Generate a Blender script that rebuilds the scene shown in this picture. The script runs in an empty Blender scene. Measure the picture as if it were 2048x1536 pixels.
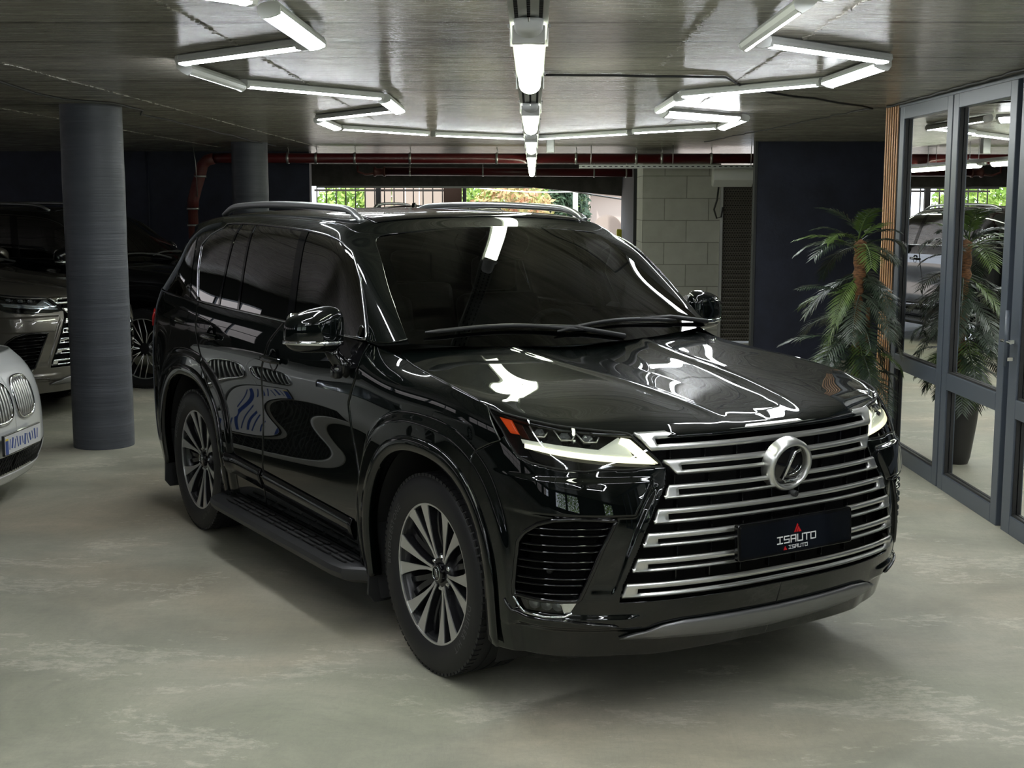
import bpy, bmesh, math, random
import numpy as np
from mathutils import Vector, Matrix
random.seed(7)
D = bpy.data
COL = bpy.context.scene.collection
SC = bpy.context.scene

# ------------------------------------------------------------------ camera
CAM_H = 1.9055
pitch, roll, yaw, F_PX = 0.1356, 0.0015, -0.0151, 2656.1
fw = Vector((math.sin(yaw)*math.cos(pitch), math.cos(yaw)*math.cos(pitch), -math.sin(pitch)))
rt = Vector((math.cos(yaw), -math.sin(yaw), 0)); up = rt.cross(fw)
rt2 = rt*math.cos(roll)+up*math.sin(roll); up2 = up*math.cos(roll)-rt*math.sin(roll)
cam = D.objects.new('camera', D.cameras.new('camera')); COL.objects.link(cam)
cam.data.sensor_width = 36.0; cam.data.lens = F_PX/2048*36.0; cam.data.clip_start = .05; cam.data.clip_end = 400
cam.matrix_world = Matrix(((rt2.x,up2.x,-fw.x,0),(rt2.y,up2.y,-fw.y,0),(rt2.z,up2.z,-fw.z,CAM_H),(0,0,0,1)))
SC.camera = cam

# ------------------------------------------------------------------ view, world, sun
SC.view_settings.view_transform = 'Standard'; SC.view_settings.look = 'None'
SC.view_settings.exposure = 0.0; SC.view_settings.gamma = 1.0; SC.view_settings.use_curve_mapping = False
TUBE = 50.0; TRAY = 24.0; SKY = 4.0
wd = D.worlds.new('sky'); SC.world = wd; wd.use_nodes = True
wn = wd.node_tree.nodes; bg = wn['Background']
bg.inputs[0].default_value = (0.80, 0.88, 1.0, 1); bg.inputs[1].default_value = SKY
sun = D.objects.new('sun', D.lights.new('sun', 'SUN')); COL.objects.link(sun)
sun.data.energy = 4.5; sun.data.angle = math.radians(1.5); sun.rotation_euler = (math.radians(28), math.radians(-20), 0)
sun.data.color = (1, .96, .9)

# ------------------------------------------------------------------ materials
def lin(c): return tuple((x/12.92 if x <= .04045 else ((x+.055)/1.055)**2.4) for x in c)
def mat(name, col=(.5,.5,.5), rough=.5, metal=0.0, spec=.5, coat=0.0, coat_r=.03, emit=None, es=0.0, srgb=False):
    m = D.materials.new(name); m.use_nodes = True
    b = m.node_tree.nodes['Principled BSDF']
    if srgb: col = lin(col)
    b.inputs['Base Color'].default_value = (*col, 1); b.inputs['Roughness'].default_value = rough
    b.inputs['Metallic'].default_value = metal; b.inputs['Specular IOR Level'].default_value = spec
    b.inputs['Coat Weight'].default_value = coat; b.inputs['Coat Roughness'].default_value = coat_r
    if emit: b.inputs['Emission Color'].default_value = (*emit, 1); b.inputs['Emission Strength'].default_value = es
    return m
class N:
    """small node helper"""
    def __init__(s, m): s.t = m.node_tree; s.b = s.t.nodes.get('Principled BSDF')
    def add(s, kind, **kw):
        n = s.t.nodes.new(kind)
        for k, v in kw.items():
            if isinstance(k, str) and hasattr(n, k): setattr(n, k, v)
        return n
    def link(s, a, b): s.t.links.new(a, b)
    def coords(s, scale=(1,1,1), loc=(0,0,0), rot=(0,0,0), kind='Object'):
        tc = s.add('ShaderNodeTexCoord'); mp = s.add('ShaderNodeMapping')
        mp.inputs['Scale'].default_value = scale; mp.inputs['Location'].default_value = loc; mp.inputs['Rotation'].default_value = rot
        s.link(tc.outputs[kind], mp.inputs[0]); return mp.outputs[0]
    def noise(s, vec, scale=5, detail=4, rough=.5, dist=0):
        n = s.add('ShaderNodeTexNoise'); n.inputs['Scale'].default_value = scale; n.inputs['Detail'].default_value = detail
        n.inputs['Roughness'].default_value = rough; n.inputs['Distortion'].default_value = dist
        s.link(vec, n.inputs['Vector']); return n.outputs[0]
    def ramp(s, fac, stops):
        r = s.add('ShaderNodeValToRGB'); e = r.color_ramp.elements
        while len(e) < len(stops): e.new(.5)
        for el, (p, c) in zip(e, stops):
            el.position = p; el.color = (*c, 1) if len(c) == 3 else c
        s.link(fac, r.inputs[0]); return r.outputs[0]
    def mix(s, fac, a, b, mode='MIX'):
        n = s.add('ShaderNodeMix'); n.data_type = 'RGBA'; n.blend_type = mode
        for i, v in ((0, fac), (6, a), (7, b)):
            if hasattr(v, 'node'): s.link(v, n.inputs[i])
            elif i == 0: n.inputs[0].default_value = v
            else: n.inputs[i].default_value = (*v, 1)
        return n.outputs[2]
    def math(s, op, a, b=0.0):
        n = s.add('ShaderNodeMath'); n.operation = op
        for i, v in ((0, a), (1, b)):
            if hasattr(v, 'node'): s.link(v, n.inputs[i])
            else: n.inputs[i].default_value = v
        return n.outputs[0]
    def bump(s, h, strength=.2, dist=.01, normal=None):
        n = s.add('ShaderNodeBump'); n.inputs['Strength'].default_value = strength; n.inputs['Distance'].default_value = dist
        s.link(h, n.inputs['Height'])
        if normal: s.link(normal, n.inputs['Normal'])
        return n.outputs[0]
    def set(s, inp, v): s.link(v, s.b.inputs[inp])

g3 = lambda v: (v, v, v)
# floor: worn grey-green concrete with a thin sealer
M_floor = mat('concrete_floor', (.3,.3,.28), .5); n = N(M_floor)
c0 = n.coords(); cs = n.coords((.75, 1.0, 1), rot=(0,0,.25))
big = n.noise(cs, .45, 4, .5, .5); mid = n.noise(cs, 1.3, 13, .66, .7); fine = n.noise(c0, 55, 6, .75); hair = n.noise(n.coords((1,2.2,1)), 14, 12, .8, .3)
base = n.ramp(mid, [(.30, (.252,.246,.195)), (.45, (.333,.323,.258)), (.56, (.40,.385,.308)), (.72, (.50,.472,.378))])
tint = n.ramp(big, [(.35, (.90,.95,.89)), (.52, (1,1,1)), (.66, (1.10,1.0,.94))])
col = n.mix(1.0, base, tint, 'MULTIPLY')
patch = n.noise(n.coords((.62, 1.15, 1), (3.1,1.7,0), (0,0,-.15)), 1.35, 15, .78, .25)
pm = n.ramp(patch, [(.545, g3(0)), (.565, g3(.9)), (.66, g3(.5)), (.80, g3(.1))])
pm = n.math('MULTIPLY', pm, n.ramp(hair, [(.42, g3(.05)), (.56, g3(1))]))
col = n.mix(n.math('MULTIPLY', pm, .42), col, (.80,.76,.64))
scr = n.noise(n.coords((3.0, .6, 1), rot=(0,0,.9)), 2.2, 14, .8, 2.0)
col = n.mix(n.math('MULTIPLY', n.ramp(scr, [(.485, g3(0)), (.5, g3(1)), (.515, g3(0))]), .16), col, (.10,.10,.085))
col = n.mix(n.math('MULTIPLY', n.ramp(hair, [(.30, g3(1)), (.5, g3(0))]), .30), col, (.20,.20,.17))
col = n.mix(n.math('MULTIPLY', n.ramp(fine, [(.35, g3(0)), (.7, g3(1))]), .22), col, (.24,.24,.20))
n.set('Base Color', col)
n.set('Roughness', n.ramp(mid, [(.3, g3(.42)), (.6, g3(.58)), (.8, g3(.68))]))
n.set('Normal', n.bump(hair, .30, .012, n.bump(fine, .2, .004)))
n.b.inputs['Specular IOR Level'].default_value = .35
# ceiling: board-marked, sealed and shiny concrete
M_ceil = mat('sealed_ceiling_concrete', (.2,.19,.16), .3); n = N(M_ceil)
st = n.noise(n.coords((.55, 9, 1)), 2.6, 10, .74, .35); st2 = n.noise(n.coords((1.6, 42, 1)), 2.0, 8, .7, .15)
blot = n.noise(n.coords((.6, 1.0, 1)), .8, 4, .5)
c = n.ramp(st, [(.34, (.10,.092,.075)), (.47, (.235,.222,.182)), (.56, (.31,.293,.245)), (.68, (.52,.485,.415))])
c = n.mix(.35, c, n.ramp(blot, [(.35, (.14,.14,.11)), (.65, (.34,.31,.265))]))
tcc = n.add('ShaderNodeTexCoord'); sxc = n.add('ShaderNodeSeparateXYZ'); n.link(tcc.outputs['Object'], sxc.inputs[0])
wobn = n.noise(n.coords((.8,.8,1)), 3, 6, .7)
yy_ = n.math('ADD', sxc.outputs[1], n.math('MULTIPLY', wobn, .03))
fr_ = n.math('FRACT', n.math('MULTIPLY', yy_, 1/.66))
joint = n.ramp(n.math('ABSOLUTE', n.math('SUBTRACT', fr_, .5)), [(.0, g3(1)), (.03, g3(.9)), (.055, g3(0))])
pits = n.ramp(n.noise(n.coords((2.2, 12, 1)), 5, 10, .8), [(.60, g3(0)), (.66, g3(1))])
near = n.ramp(n.math('ABSOLUTE', n.math('SUBTRACT', fr_, .5)), [(.0, g3(1)), (.20, g3(0))])
jm = n.math('MAXIMUM', n.math('MULTIPLY', joint, n.ramp(wobn, [(.35, g3(.25)), (.6, g3(1))])), n.math('MULTIPLY', pits, n.math('MULTIPLY', near, .8)))
c = n.mix(n.math('MULTIPLY', jm, .75), c, (.03,.026,.02))
n.set('Base Color', c)
n.set('Roughness', n.ramp(st2, [(.3, g3(.16)), (.7, g3(.32))]))
n.set('Normal', n.bump(n.mix(.5, st, st2), .6, .02, n.bump(n.math('SUBTRACT', 1.0, jm), .5, .012)))
n.set('Specular IOR Level', n.ramp(jm, [(.0, g3(.85)), (.7, g3(.12))]))
# painted walls
M_navy = mat('dark_navy_wall_paint', (.018,.021,.034), .55); n = N(M_navy)
b1 = n.noise(n.coords(), 3, 6, .6); n.set('Base Color', n.ramp(b1, [(.3, (.010,.012,.024)), (.7, (.022,.026,.050))]))
n.set('Normal', n.bump(n.noise(n.coords(), 26, 5, .6), .25, .01))
M_greywall = mat('rough_grey_wall', (.045,.047,.05), .8); n = N(M_greywall)
n.set('Normal', n.bump(n.noise(n.coords(), 20, 6, .7), .4, .01))
M_col = mat('grey_column_paint', (.06,.065,.08), .5); n = N(M_col)
sp = n.noise(n.coords((.22,.22,7.0), rot=(.05,.03,0)), 1.6, 5, .6, .2); tp = n.noise(n.coords(), 14, 6, .6)
n.set('Base Color', n.ramp(sp, [(.3, (.052,.057,.070)), (.7, (.074,.080,.098))]))
n.set('Roughness', n.ramp(tp, [(.3, g3(.42)), (.7, g3(.6))]))
n.set('Normal', n.bump(sp, .6, .02, n.bump(tp, .15, .006)))
M_beam = mat('beam_concrete', (.085,.078,.07), .75); n = N(M_beam)
n.set('Base Color', n.ramp(n.noise(n.coords(), 4, 8, .65), [(.3, (.05,.046,.04)), (.7, (.12,.11,.10))]))
# aerated block wall with mortar lines
M_block = mat('aerated_block', (.5,.49,.45), .85); n = N(M_block)
br = n.add('ShaderNodeTexBrick'); br.inputs['Scale'].default_value = 1; br.inputs['Brick Width'].default_value = .60; br.inputs['Row Height'].default_value = .30
br.inputs['Mortar Size'].default_value = .006; br.inputs['Mortar Smooth'].default_value = .2; br.inputs['Bias'].default_value = 0
br.inputs['Color1'].default_value = (.33,.325,.295,1); br.inputs['Color2'].default_value = (.27,.265,.24,1); br.inputs['Mortar'].default_value = (.10,.095,.085,1)
tcb = n.add('ShaderNodeTexCoord'); sx = n.add('ShaderNodeSeparateXYZ'); cx_ = n.add('ShaderNodeCombineXYZ')
n.link(tcb.outputs['Object'], sx.inputs[0]); n.link(n.math('ADD', sx.outputs[0], sx.outputs[1]), cx_.inputs[0]); n.link(n.math('ADD', sx.outputs[2], .13), cx_.inputs[1])
n.link(cx_.outputs[0], br.inputs['Vector'])
n.set('Base Color', n.mix(.3, br.outputs['Color'], n.ramp(n.noise(n.coords(), 6, 6, .6), [(.3, (.2,.195,.17)), (.7, (.36,.35,.32))])))
n.set('Normal', n.bump(br.outputs['Color'], .5, .01))

M_frame = mat('anthracite_window_frame', (.062,.074,.095), .38)
M_rubber_black = mat('black_rubber', (.012,.012,.012), .6)
M_wood = mat('pine_slat', (.55,.30,.13), .5); n = N(M_wood)
n.set('Base Color', n.ramp(n.noise(n.coords((12,12,.8)), 3, 5, .6), [(.3, (.42,.21,.085)), (.7, (.62,.35,.17))]))
M_pipe = mat('red_pipe_paint', (.085,.008,.009), .3)
M_pipe_old = mat('rusty_red_pipe', (.17,.03,.02), .55); n = N(M_pipe_old)
n.set('Base Color', n.ramp(n.noise(n.coords(), 7, 6, .6), [(.35, (.10,.012,.011)), (.7, (.13,.05,.04))]))
M_galv = mat('galvanised_steel', (.45,.45,.43), .38, .9)
M_tray = mat('tray_steel', (.40,.41,.38), .42, .6)
M_dark = mat('black_slot', (.006,.006,.006), .8)
M_housing = mat('lamp_housing', (.60,.61,.60), .45)
M_tube = mat('led_diffuser', (.9,.9,.9), .5, emit=(.93,.97,1.0), es=TUBE)
M_traylamp = mat('tray_lamp_diffuser', (.9,.9,.85), .5, emit=(.92,1.0,.78), es=TRAY)
M_whiteplastic = mat('white_plastic', (.55,.55,.53), .4)

# thin clear glass: sharp reflection by angle over a see-through sheet
def glass(name, tint=(1,1,1), ior=1.5, gain=1.0):
    m = D.materials.new(name); m.use_nodes = True; t = m.node_tree; t.nodes.clear()
    o = t.nodes.new('ShaderNodeOutputMaterial'); mx = t.nodes.new('ShaderNodeMixShader')
    fr = t.nodes.new('ShaderNodeFresnel'); fr.inputs[0].default_value = ior
    ml = t.nodes.new('ShaderNodeMath'); ml.operation = 'MULTIPLY'; ml.inputs[1].default_value = gain; ml.use_clamp = True
    tr = t.nodes.new('ShaderNodeBsdfTransparent'); tr.inputs[0].default_value = (*tint, 1)
    gl = t.nodes.new('ShaderNodeBsdfGlossy'); gl.inputs['Roughness'].default_value = 0.0; gl.inputs[0].default_value = (1,1,1,1)
    t.links.new(fr.outputs[0], ml.inputs[0]); t.links.new(ml.outputs[0], mx.inputs[0]); t.links.new(tr.outputs[0], mx.inputs[1]); t.links.new(gl.outputs[0], mx.inputs[2])
    t.links.new(mx.outputs[0], o.inputs[0]); return m
M_glass = glass('shop_window_glass', (.70,.74,.72), 1.6, 1.45)
M_carglass = glass('windscreen_glass', (.30,.33,.32), 1.5, 1.2)
M_tint = glass('privacy_glass', (.045,.042,.04), 1.7, 2.0)
M_lens = glass('headlight_cover', (.85,.87,.88), 1.5, 1.3)

# car materials
M_paint = mat('black_green_car_paint', (.0010,.0019,.0017), .45, .0, .02, 1.0, .012)
M_paint.node_tree.nodes['Principled BSDF'].inputs['Coat IOR'].default_value = 1.55
M_gloss = mat('gloss_black_plastic', (.004,.004,.0045), .06, 0, .6)
M_matte = mat('matte_black_plastic', (.014,.014,.015), .48)
M_under = mat('underbody_black', (.004,.004,.004), .8)
M_chrome = mat('chrome', (.72,.73,.74), .07, 1.0)
M_darkchrome = mat('dark_chrome_window_trim', (.34,.34,.35), .16, 1.0)
M_satin = mat('satin_silver_grille', (.66,.66,.64), .30, .92)
M_skid = mat('grey_skid_plate', (.22,.22,.225), .38, .8)
M_rail = mat('silver_roof_rail', (.42,.43,.44), .30, .9)
M_rim = mat('machined_rim_face', (.66,.66,.66), .33, .9)
M_rimdark = mat('dark_rim_paint', (.018,.018,.02), .25, .3)
M_tire = mat('tire_rubber', (.013,.013,.014), .50, 0, .35)
M_disc = mat('brake_disc', (.25,.25,.25), .35, 1.0)
M_amber = mat('orange_reflector', (.60,.07,.012), .25, emit=(1.0,.10,.01), es=.22)
M_redlens = mat('red_tail_lens', (.30,.008,.008), .12)
M_drl = mat('running_light', (.9,.9,.8), .3, emit=(1.0,.98,.66), es=1.5)
M_drldim = mat('running_light_wing', (.6,.62,.55), .3, emit=(.95,1.0,.80), es=.30)
M_proj = mat('projector_glass', (.25,.26,.27), .06, .6)
M_seat = mat('dark_leather', (.015,.014,.013), .5)
M_white = mat('white_lettering', (.75,.75,.75), .5)
M_red = mat('red_lettering', (.50,.008,.012), .4)
M_plateblack = mat('black_plate_face', (.003,.004,.007), .10)
M_tiretext = mat('tire_lettering', (.075,.075,.078), .42)
M_perf = mat('black_mesh_panel', (.002,.002,.002), .6, 0, .08); n = N(M_perf)
vo = n.add('ShaderNodeTexVoronoi'); vo.inputs['Scale'].default_value = 90; n.link(n.coords((1,1,1.6)), vo.inputs['Vector'])
n.set('Base Color', n.ramp(vo.outputs['Distance'], [(.2, g3(.0003)), (.5, g3(.003))]))
# ------------------------------------------------------------------ mesh helpers
def obj(name, V, F, m, parent=None, smooth=True, solid=0, bevel=0, sharp=None):
    me = D.meshes.new(name); me.from_pydata([tuple(map(float, v)) for v in V], [], [tuple(map(int, f)) for f in F]); me.update()
    for mm in (m if isinstance(m, (list, tuple)) else [m]): me.materials.append(mm)
    if smooth:
        me.polygons.foreach_set('use_smooth', [True]*len(me.polygons))
        if sharp: me.set_sharp_from_angle(angle=math.radians(sharp))
    o = D.objects.new(name, me); COL.objects.link(o)
    if parent: o.parent = parent
    if bevel:
        b = o.modifiers.new('bevel', 'BEVEL'); b.width = bevel; b.segments = 2; b.limit_method = 'ANGLE'; b.angle_limit = math.radians(40)
    if solid:
        s = o.modifiers.new('solid', 'SOLIDIFY'); s.thickness = solid; s.offset = -1
    return o
def tag(o, label=None, cat=None, group=None, kind=None):
    if label: o['label'] = label
    if cat: o['category'] = cat
    if group: o['group'] = group
    if kind: o['kind'] = kind
    return o
def empty(name, loc=(0,0,0), rz=0, parent=None):
    o = D.objects.new(name, None); COL.objects.link(o); o.location = loc; o.rotation_euler = (0,0,rz); o.empty_display_size = .2
    if parent: o.parent = parent
    return o
def kids(o): return [c for c in D.objects if c.parent == o]
def copy_tree(o, parent=None, swap=None):
    c = o.copy(); COL.objects.link(c); c.parent = parent
    if swap and c.type == 'MESH':
        for s in c.material_slots:
            if s.material and s.material.name in swap:
                mm = swap[s.material.name]; s.link = 'OBJECT'; s.material = mm
    for ch in o.children: copy_tree(ch, c, swap)
    return c
class MB:
    def __init__(s): s.V = []; s.F = []
    def add(s, V, F):
        k = len(s.V); s.V += [tuple(v) for v in V]; s.F += [tuple(i+k for i in f) for f in F]; return s
    def box(s, c, size, rot=None):
        a, b, d = [q/2 for q in size]
        V = [Vector((x*a, y*b, z*d)) for x in (-1,1) for y in (-1,1) for z in (-1,1)]
        if rot is not None: V = [rot @ v for v in V]
        V = [v+Vector(c) for v in V]
        return s.add(V, [(0,1,3,2),(4,6,7,5),(0,4,5,1),(2,3,7,6),(0,2,6,4),(1,5,7,3)])
    def tube(s, pts, r, n=8, closed=False, cap=True, flat=None):
        V, F = tube(pts, r, n, closed, cap, flat); return s.add(V, F)
    def lathe(s, prof, n=32, M=None, close=False):
        V, F = lathe(prof, n, close)
        if M is not None: V = [M @ Vector(v) for v in V]
        return s.add(V, F)
    def prism(s, poly, z0, z1, M=None):
        k = len(poly); V = [(x, y, z0) for x, y in poly]+[(x, y, z1) for x, y in poly]
        if M is not None: V = [M @ Vector(v) for v in V]
        return s.add(V, [tuple(range(k))[::-1], tuple(range(k, 2*k))]+[(i, (i+1) % k, (i+1) % k+k, i+k) for i in range(k)])
    def obj(s, name, m, parent=None, **kw): return obj(name, s.V, s.F, m, parent, **kw)
def tube(pts, r, n=8, closed=False, cap=True, flat=None):
    P = [Vector(p) for p in pts]; m = len(P); R = r if hasattr(r, '__len__') else [r]*m
    T = []
    for i in range(m):
        a = P[(i-1) % m] if (closed or i > 0) else P[i]; b = P[(i+1) % m] if (closed or i < m-1) else P[i]
        T.append((b-a).normalized())
    u = Vector((0,0,1)) if abs(T[0].z) < .9 else Vector((1,0,0))
    V = []; F = []
    for i in range(m):
        if not flat: u = (u-T[i]*u.dot(T[i])).normalized()
        else:
            u = Vector(flat); u = (u-T[i]*u.dot(T[i])).normalized()
        w = T[i].cross(u)
        for k in range(n):
            a = 2*math.pi*k/n+(math.pi/4 if n == 4 else 0); rr = R[i]
            ru, rw = (rr if not isinstance(rr, tuple) else rr[0]), (rr if not isinstance(rr, tuple) else rr[1])
            V.append(P[i]+u*math.cos(a)*ru+w*math.sin(a)*rw)
    L = m if closed else m-1
    for i in range(L):
        for k in range(n):
            F.append((i*n+k, i*n+(k+1) % n, ((i+1) % m)*n+(k+1) % n, ((i+1) % m)*n+k))
    if cap and not closed: F += [tuple(range(n))[::-1], tuple(range((m-1)*n, m*n))]
    return V, F
def lathe(prof, n=32, close=False):
    V = []; F = []; m = len(prof)
    for i in range(n):
        a = 2*math.pi*i/n
        for (r, z) in prof: V.append((r*math.cos(a), r*math.sin(a), z))
    L = m if close else m-1
    for i in range(n):
        for k in range(L):
            a, b = i*m+k, i*m+(k+1) % m; c, d = ((i+1) % n)*m+(k+1) % m, ((i+1) % n)*m+k
            F.append((a, d, c, b))
    return V, F
def grid(P, mask=None, wrap=False, flip=False):
    """P: (nu,nv,3) array -> verts, faces; mask(center points)->keep"""
    nu, nv = P.shape[:2]; V = P.reshape(-1, 3)
    I = np.arange(nu*nv).reshape(nu, nv)
    F = np.stack([I[:-1,:-1], I[1:,:-1], I[1:,1:], I[:-1,1:]], -1).reshape(-1, 4)
    if flip: F = F[:, ::-1]
    if mask is not None:
        k = mask(V[F].mean(1)); F = F[k]
        used = np.unique(F); re = -np.ones(len(V), int); re[used] = np.arange(len(used)); V = V[used]; F = re[F]
    return V, F
def mir(V, F):
    V = np.array(V, float).copy(); V[:, 0] *= -1
    return V, [tuple(f)[::-1] for f in F]
def lerp_poly(pts, n):
    """resample a polyline (any dimension) to n points by length"""
    P = np.array(pts, float); d = np.r_[0, np.cumsum(np.linalg.norm(np.diff(P, axis=0), axis=1))]
    t = np.linspace(0, d[-1], n); return np.stack([np.interp(t, d, P[:, k]) for k in range(P.shape[1])], 1)
def ruled(S, top, bot, n=24, m=8, off=0.0):
    """patch on surface S between two (u,v) polylines"""
    A = lerp_poly(top, n); B = lerp_poly(bot, n); t = np.linspace(0, 1, m)[None, :, None]
    UV = A[:, None]*(1-t)+B[:, None]*t
    return S(UV[..., 0], UV[..., 1], off)
def both(P, name, m, parent, side, **kw):
    """side -1: the car's right (x<0), +1: left; P is on x>0"""
    mask = kw.pop('mask', None)
    V, F = grid(P, mask, flip=kw.pop('flip', False))
    if side < 0: V, F = mir(V, F)
    return obj(name, V, F, m, parent, **kw)
# ---------- smooth interpolating spline surfaces ----------
def _W(xs, q):
    xs=np.asarray(xs,float); n=len(xs); q=np.asarray(q,float).ravel()
    h=np.diff(xs); A=np.zeros((n,n)); B=np.zeros((n,n)); A[0,0]=A[-1,-1]=1
    for i in range(1,n-1):
        A[i,i-1]=h[i-1]; A[i,i]=2*(h[i-1]+h[i]); A[i,i+1]=h[i]
        B[i,i-1]=6/h[i-1]; B[i,i]=-6/h[i-1]-6/h[i]; B[i,i+1]=6/h[i]
    M=np.linalg.solve(A,B); k=np.clip(np.searchsorted(xs,q)-1,0,n-2)
    hh=h[k]; a=(xs[k+1]-q)/hh; b=(q-xs[k])/hh; I=np.eye(n)
    out=q<xs[0]; out2=q>xs[-1]
    W=a[:,None]*I[k]+b[:,None]*I[k+1]+((a**3-a)*hh**2/6)[:,None]*M[k]+((b**3-b)*hh**2/6)[:,None]*M[k+1]
    for msk,i0,sgn in ((out,0,1),(out2,n-1,-1)):
        if msk.any():
            j=i0 if i0==0 else n-2
            H=h[j]
            if i0==0: D=(I[1]-I[0])/H-H/6*M[1]; W[msk]=I[0]+(q[msk]-xs[0])[:,None]*D
            else: D=(I[-1]-I[-2])/H+H/6*M[-2]; W[msk]=I[-1]+(q[msk]-xs[-1])[:,None]*D
    return W
class Surf:
    def __init__(s,us,vs,P,post=None): s.us=us; s.vs=vs; s.P=np.asarray(P,float); s.post=post
    def raw(s,u,v):
        return np.einsum('qi,qj,ijk->qk',_W(s.us,u),_W(s.vs,v),s.P)
    def __call__(s,u,v,off=0.0):
        u=np.asarray(u,float); v=np.asarray(v,float); sh=np.broadcast(u,v).shape
        u=np.broadcast_to(u,sh).ravel(); v=np.broadcast_to(v,sh).ravel()
        f=(lambda a,b: s.post(s.raw(a,b))) if s.post else s.raw
        P=f(u,v)
        if np.any(off):
            e=1e-3; du=f(u+e,v)-P; dv=f(u,v+e)-P; n=np.cross(du,dv); n/=np.linalg.norm(n,axis=1)[:,None]+1e-12
            P=P+n*s.sgn*np.reshape(off,(-1,1))
        return P.reshape(sh+(3,))
    sgn=1
def sst(a,b,x):
    t=np.clip((x-a)/(b-a),0,1); return t*t*(3-2*t)
WY=(0.0,2.85); HZ=.413
def flare(P):
    P=P.copy()
    for wy in WY:
        dy=np.abs(P[:,1]-wy); dz=P[:,2]-HZ
        r=(np.abs(dy/1.0)**2.6+np.abs(np.maximum(dz,0)/1.0)**2.6)**(1/2.6)
        k=(1-sst(.618,.655,r))*sst(.80,.93,P[:,0])*(1-sst(1.06,1.14,P[:,2]))
        P[:,0]+=.020*k
    return P
# lower side  (u=y station, v=row)
sy=[-.62,-.40,0,.35,.60,1.0,1.6,2.2,2.85,3.4,3.8,4.03]
rows=[
 [(.945,.30),(.957,.45),(.962,.62),(.960,.80),(.952,.93),(.945,1.02),(.935,1.08),(.915,1.125)],
 [(.950,.30),(.962,.45),(.970,.62),(.970,.80),(.968,.94),(.965,1.04),(.955,1.11),(.930,1.165)],
 [(.955,.30),(.965,.45),(.972,.62),(.974,.80),(.975,.95),(.970,1.06),(.952,1.155),(.905,1.213)],
 [(.950,.30),(.960,.45),(.967,.62),(.968,.80),(.972,.95),(.968,1.07),(.945,1.18),(.868,1.252)],
 [(.935,.30),(.952,.45),(.960,.62),(.960,.80),(.970,.95),(.970,1.08),(.955,1.20),(.905,1.300)],
 [(.925,.30),(.948,.45),(.960,.62),(.958,.80),(.970,.95),(.976,1.08),(.960,1.21),(.928,1.315)],
 [(.925,.30),(.948,.45),(.960,.62),(.957,.80),(.969,.95),(.978,1.08),(.963,1.21),(.932,1.325)],
 [(.928,.30),(.950,.45),(.962,.62),(.960,.80),(.971,.95),(.980,1.08),(.966,1.22),(.934,1.335)],
 [(.940,.30),(.958,.45),(.968,.62),(.970,.80),(.976,.95),(.978,1.09),(.960,1.23),(.926,1.345)],
 [(.930,.30),(.950,.45),(.960,.62),(.962,.80),(.962,.95),(.956,1.10),(.935,1.24),(.897,1.355)],
 [(.840,.33),(.870,.45),(.885,.62),(.890,.80),(.890,.95),(.880,1.10),(.860,1.24),(.820,1.362)],
 [(.690,.36),(.720,.48),(.750,.62),(.760,.80),(.760,.95),(.750,1.10),(.730,1.24),(.700,1.365)]]
P=np.array([[(x,y,z) for (x,z) in r] for y,r in zip(sy,rows)])
SIDE=Surf(sy,list(range(8)),P,flare); SIDE.sgn=1
# front fascia (u = 0 centre .. 6 side, v = height)
fz=[.27,.42,.60,.80,.95,1.05,1.14]
fx=[[0,.25,.5,.70,.845,.925,.950],[0,.25,.5,.70,.860,.940,.962],[0,.25,.5,.70,.865,.945,.970],[0,.25,.5,.70,.865,.947,.970],[0,.25,.5,.70,.858,.940,.968],[0,.25,.5,.70,.845,.925,.965],[0,.25,.5,.70,.82,.90,.945]]
fy=[[-.95,-.945,-.915,-.85,-.75,-.60,-.40],[-1.01,-1.005,-.970,-.90,-.785,-.62,-.40],[-1.045,-1.038,-1.00,-.93,-.81,-.635,-.40],[-1.05,-1.04,-1.0,-.93,-.81,-.64,-.40],[-1.02,-1.01,-.965,-.895,-.785,-.62,-.40],[-.98,-.968,-.92,-.85,-.745,-.595,-.40],[-.90,-.89,-.845,-.785,-.69,-.56,-.39]]
FP=np.array([[(fx[j][i],fy[j][i],fz[j]) for j in range(7)] for i in range(7)])
def sculpt(P):
    P=flare(P); x=P[:,0]; z=P[:,2]
    gx=np.interp(z,[.50,.568,.659,.749,.831,.911,.97,1.1],[.68,.664,.64,.61,.57,.52,.50,.50])
    side=sst(.045,.065,x-gx); far=1-sst(.90,.965,x)
    k1=side*far*sst(.800,.815,z)*(1-sst(.928,.944,z))
    k2=sst(.55,.66,x)*far*sst(.388,.398,z)*(1-sst(.425,.450,z))
    k3=sst(.50,.62,x)*(1-sst(.93,.97,x))*(1-sst(.370,.388,z))
    k4=sst(.02,.035,x-gx)*(1-sst(.10,.13,x-gx))*sst(.50,.56,z)*(1-sst(.86,.92,z))
    d=.012*k1+.012*k2-.016*k3-.010*k4*(1-k1)
    a=1.35*np.clip(x/.97,0,1)**4
    P[:,0]+=d*np.sin(a); P[:,1]-=d*np.cos(a)
    return P
FACE=Surf(list(range(7)),fz,FP,sculpt); FACE.sgn=1
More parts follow.
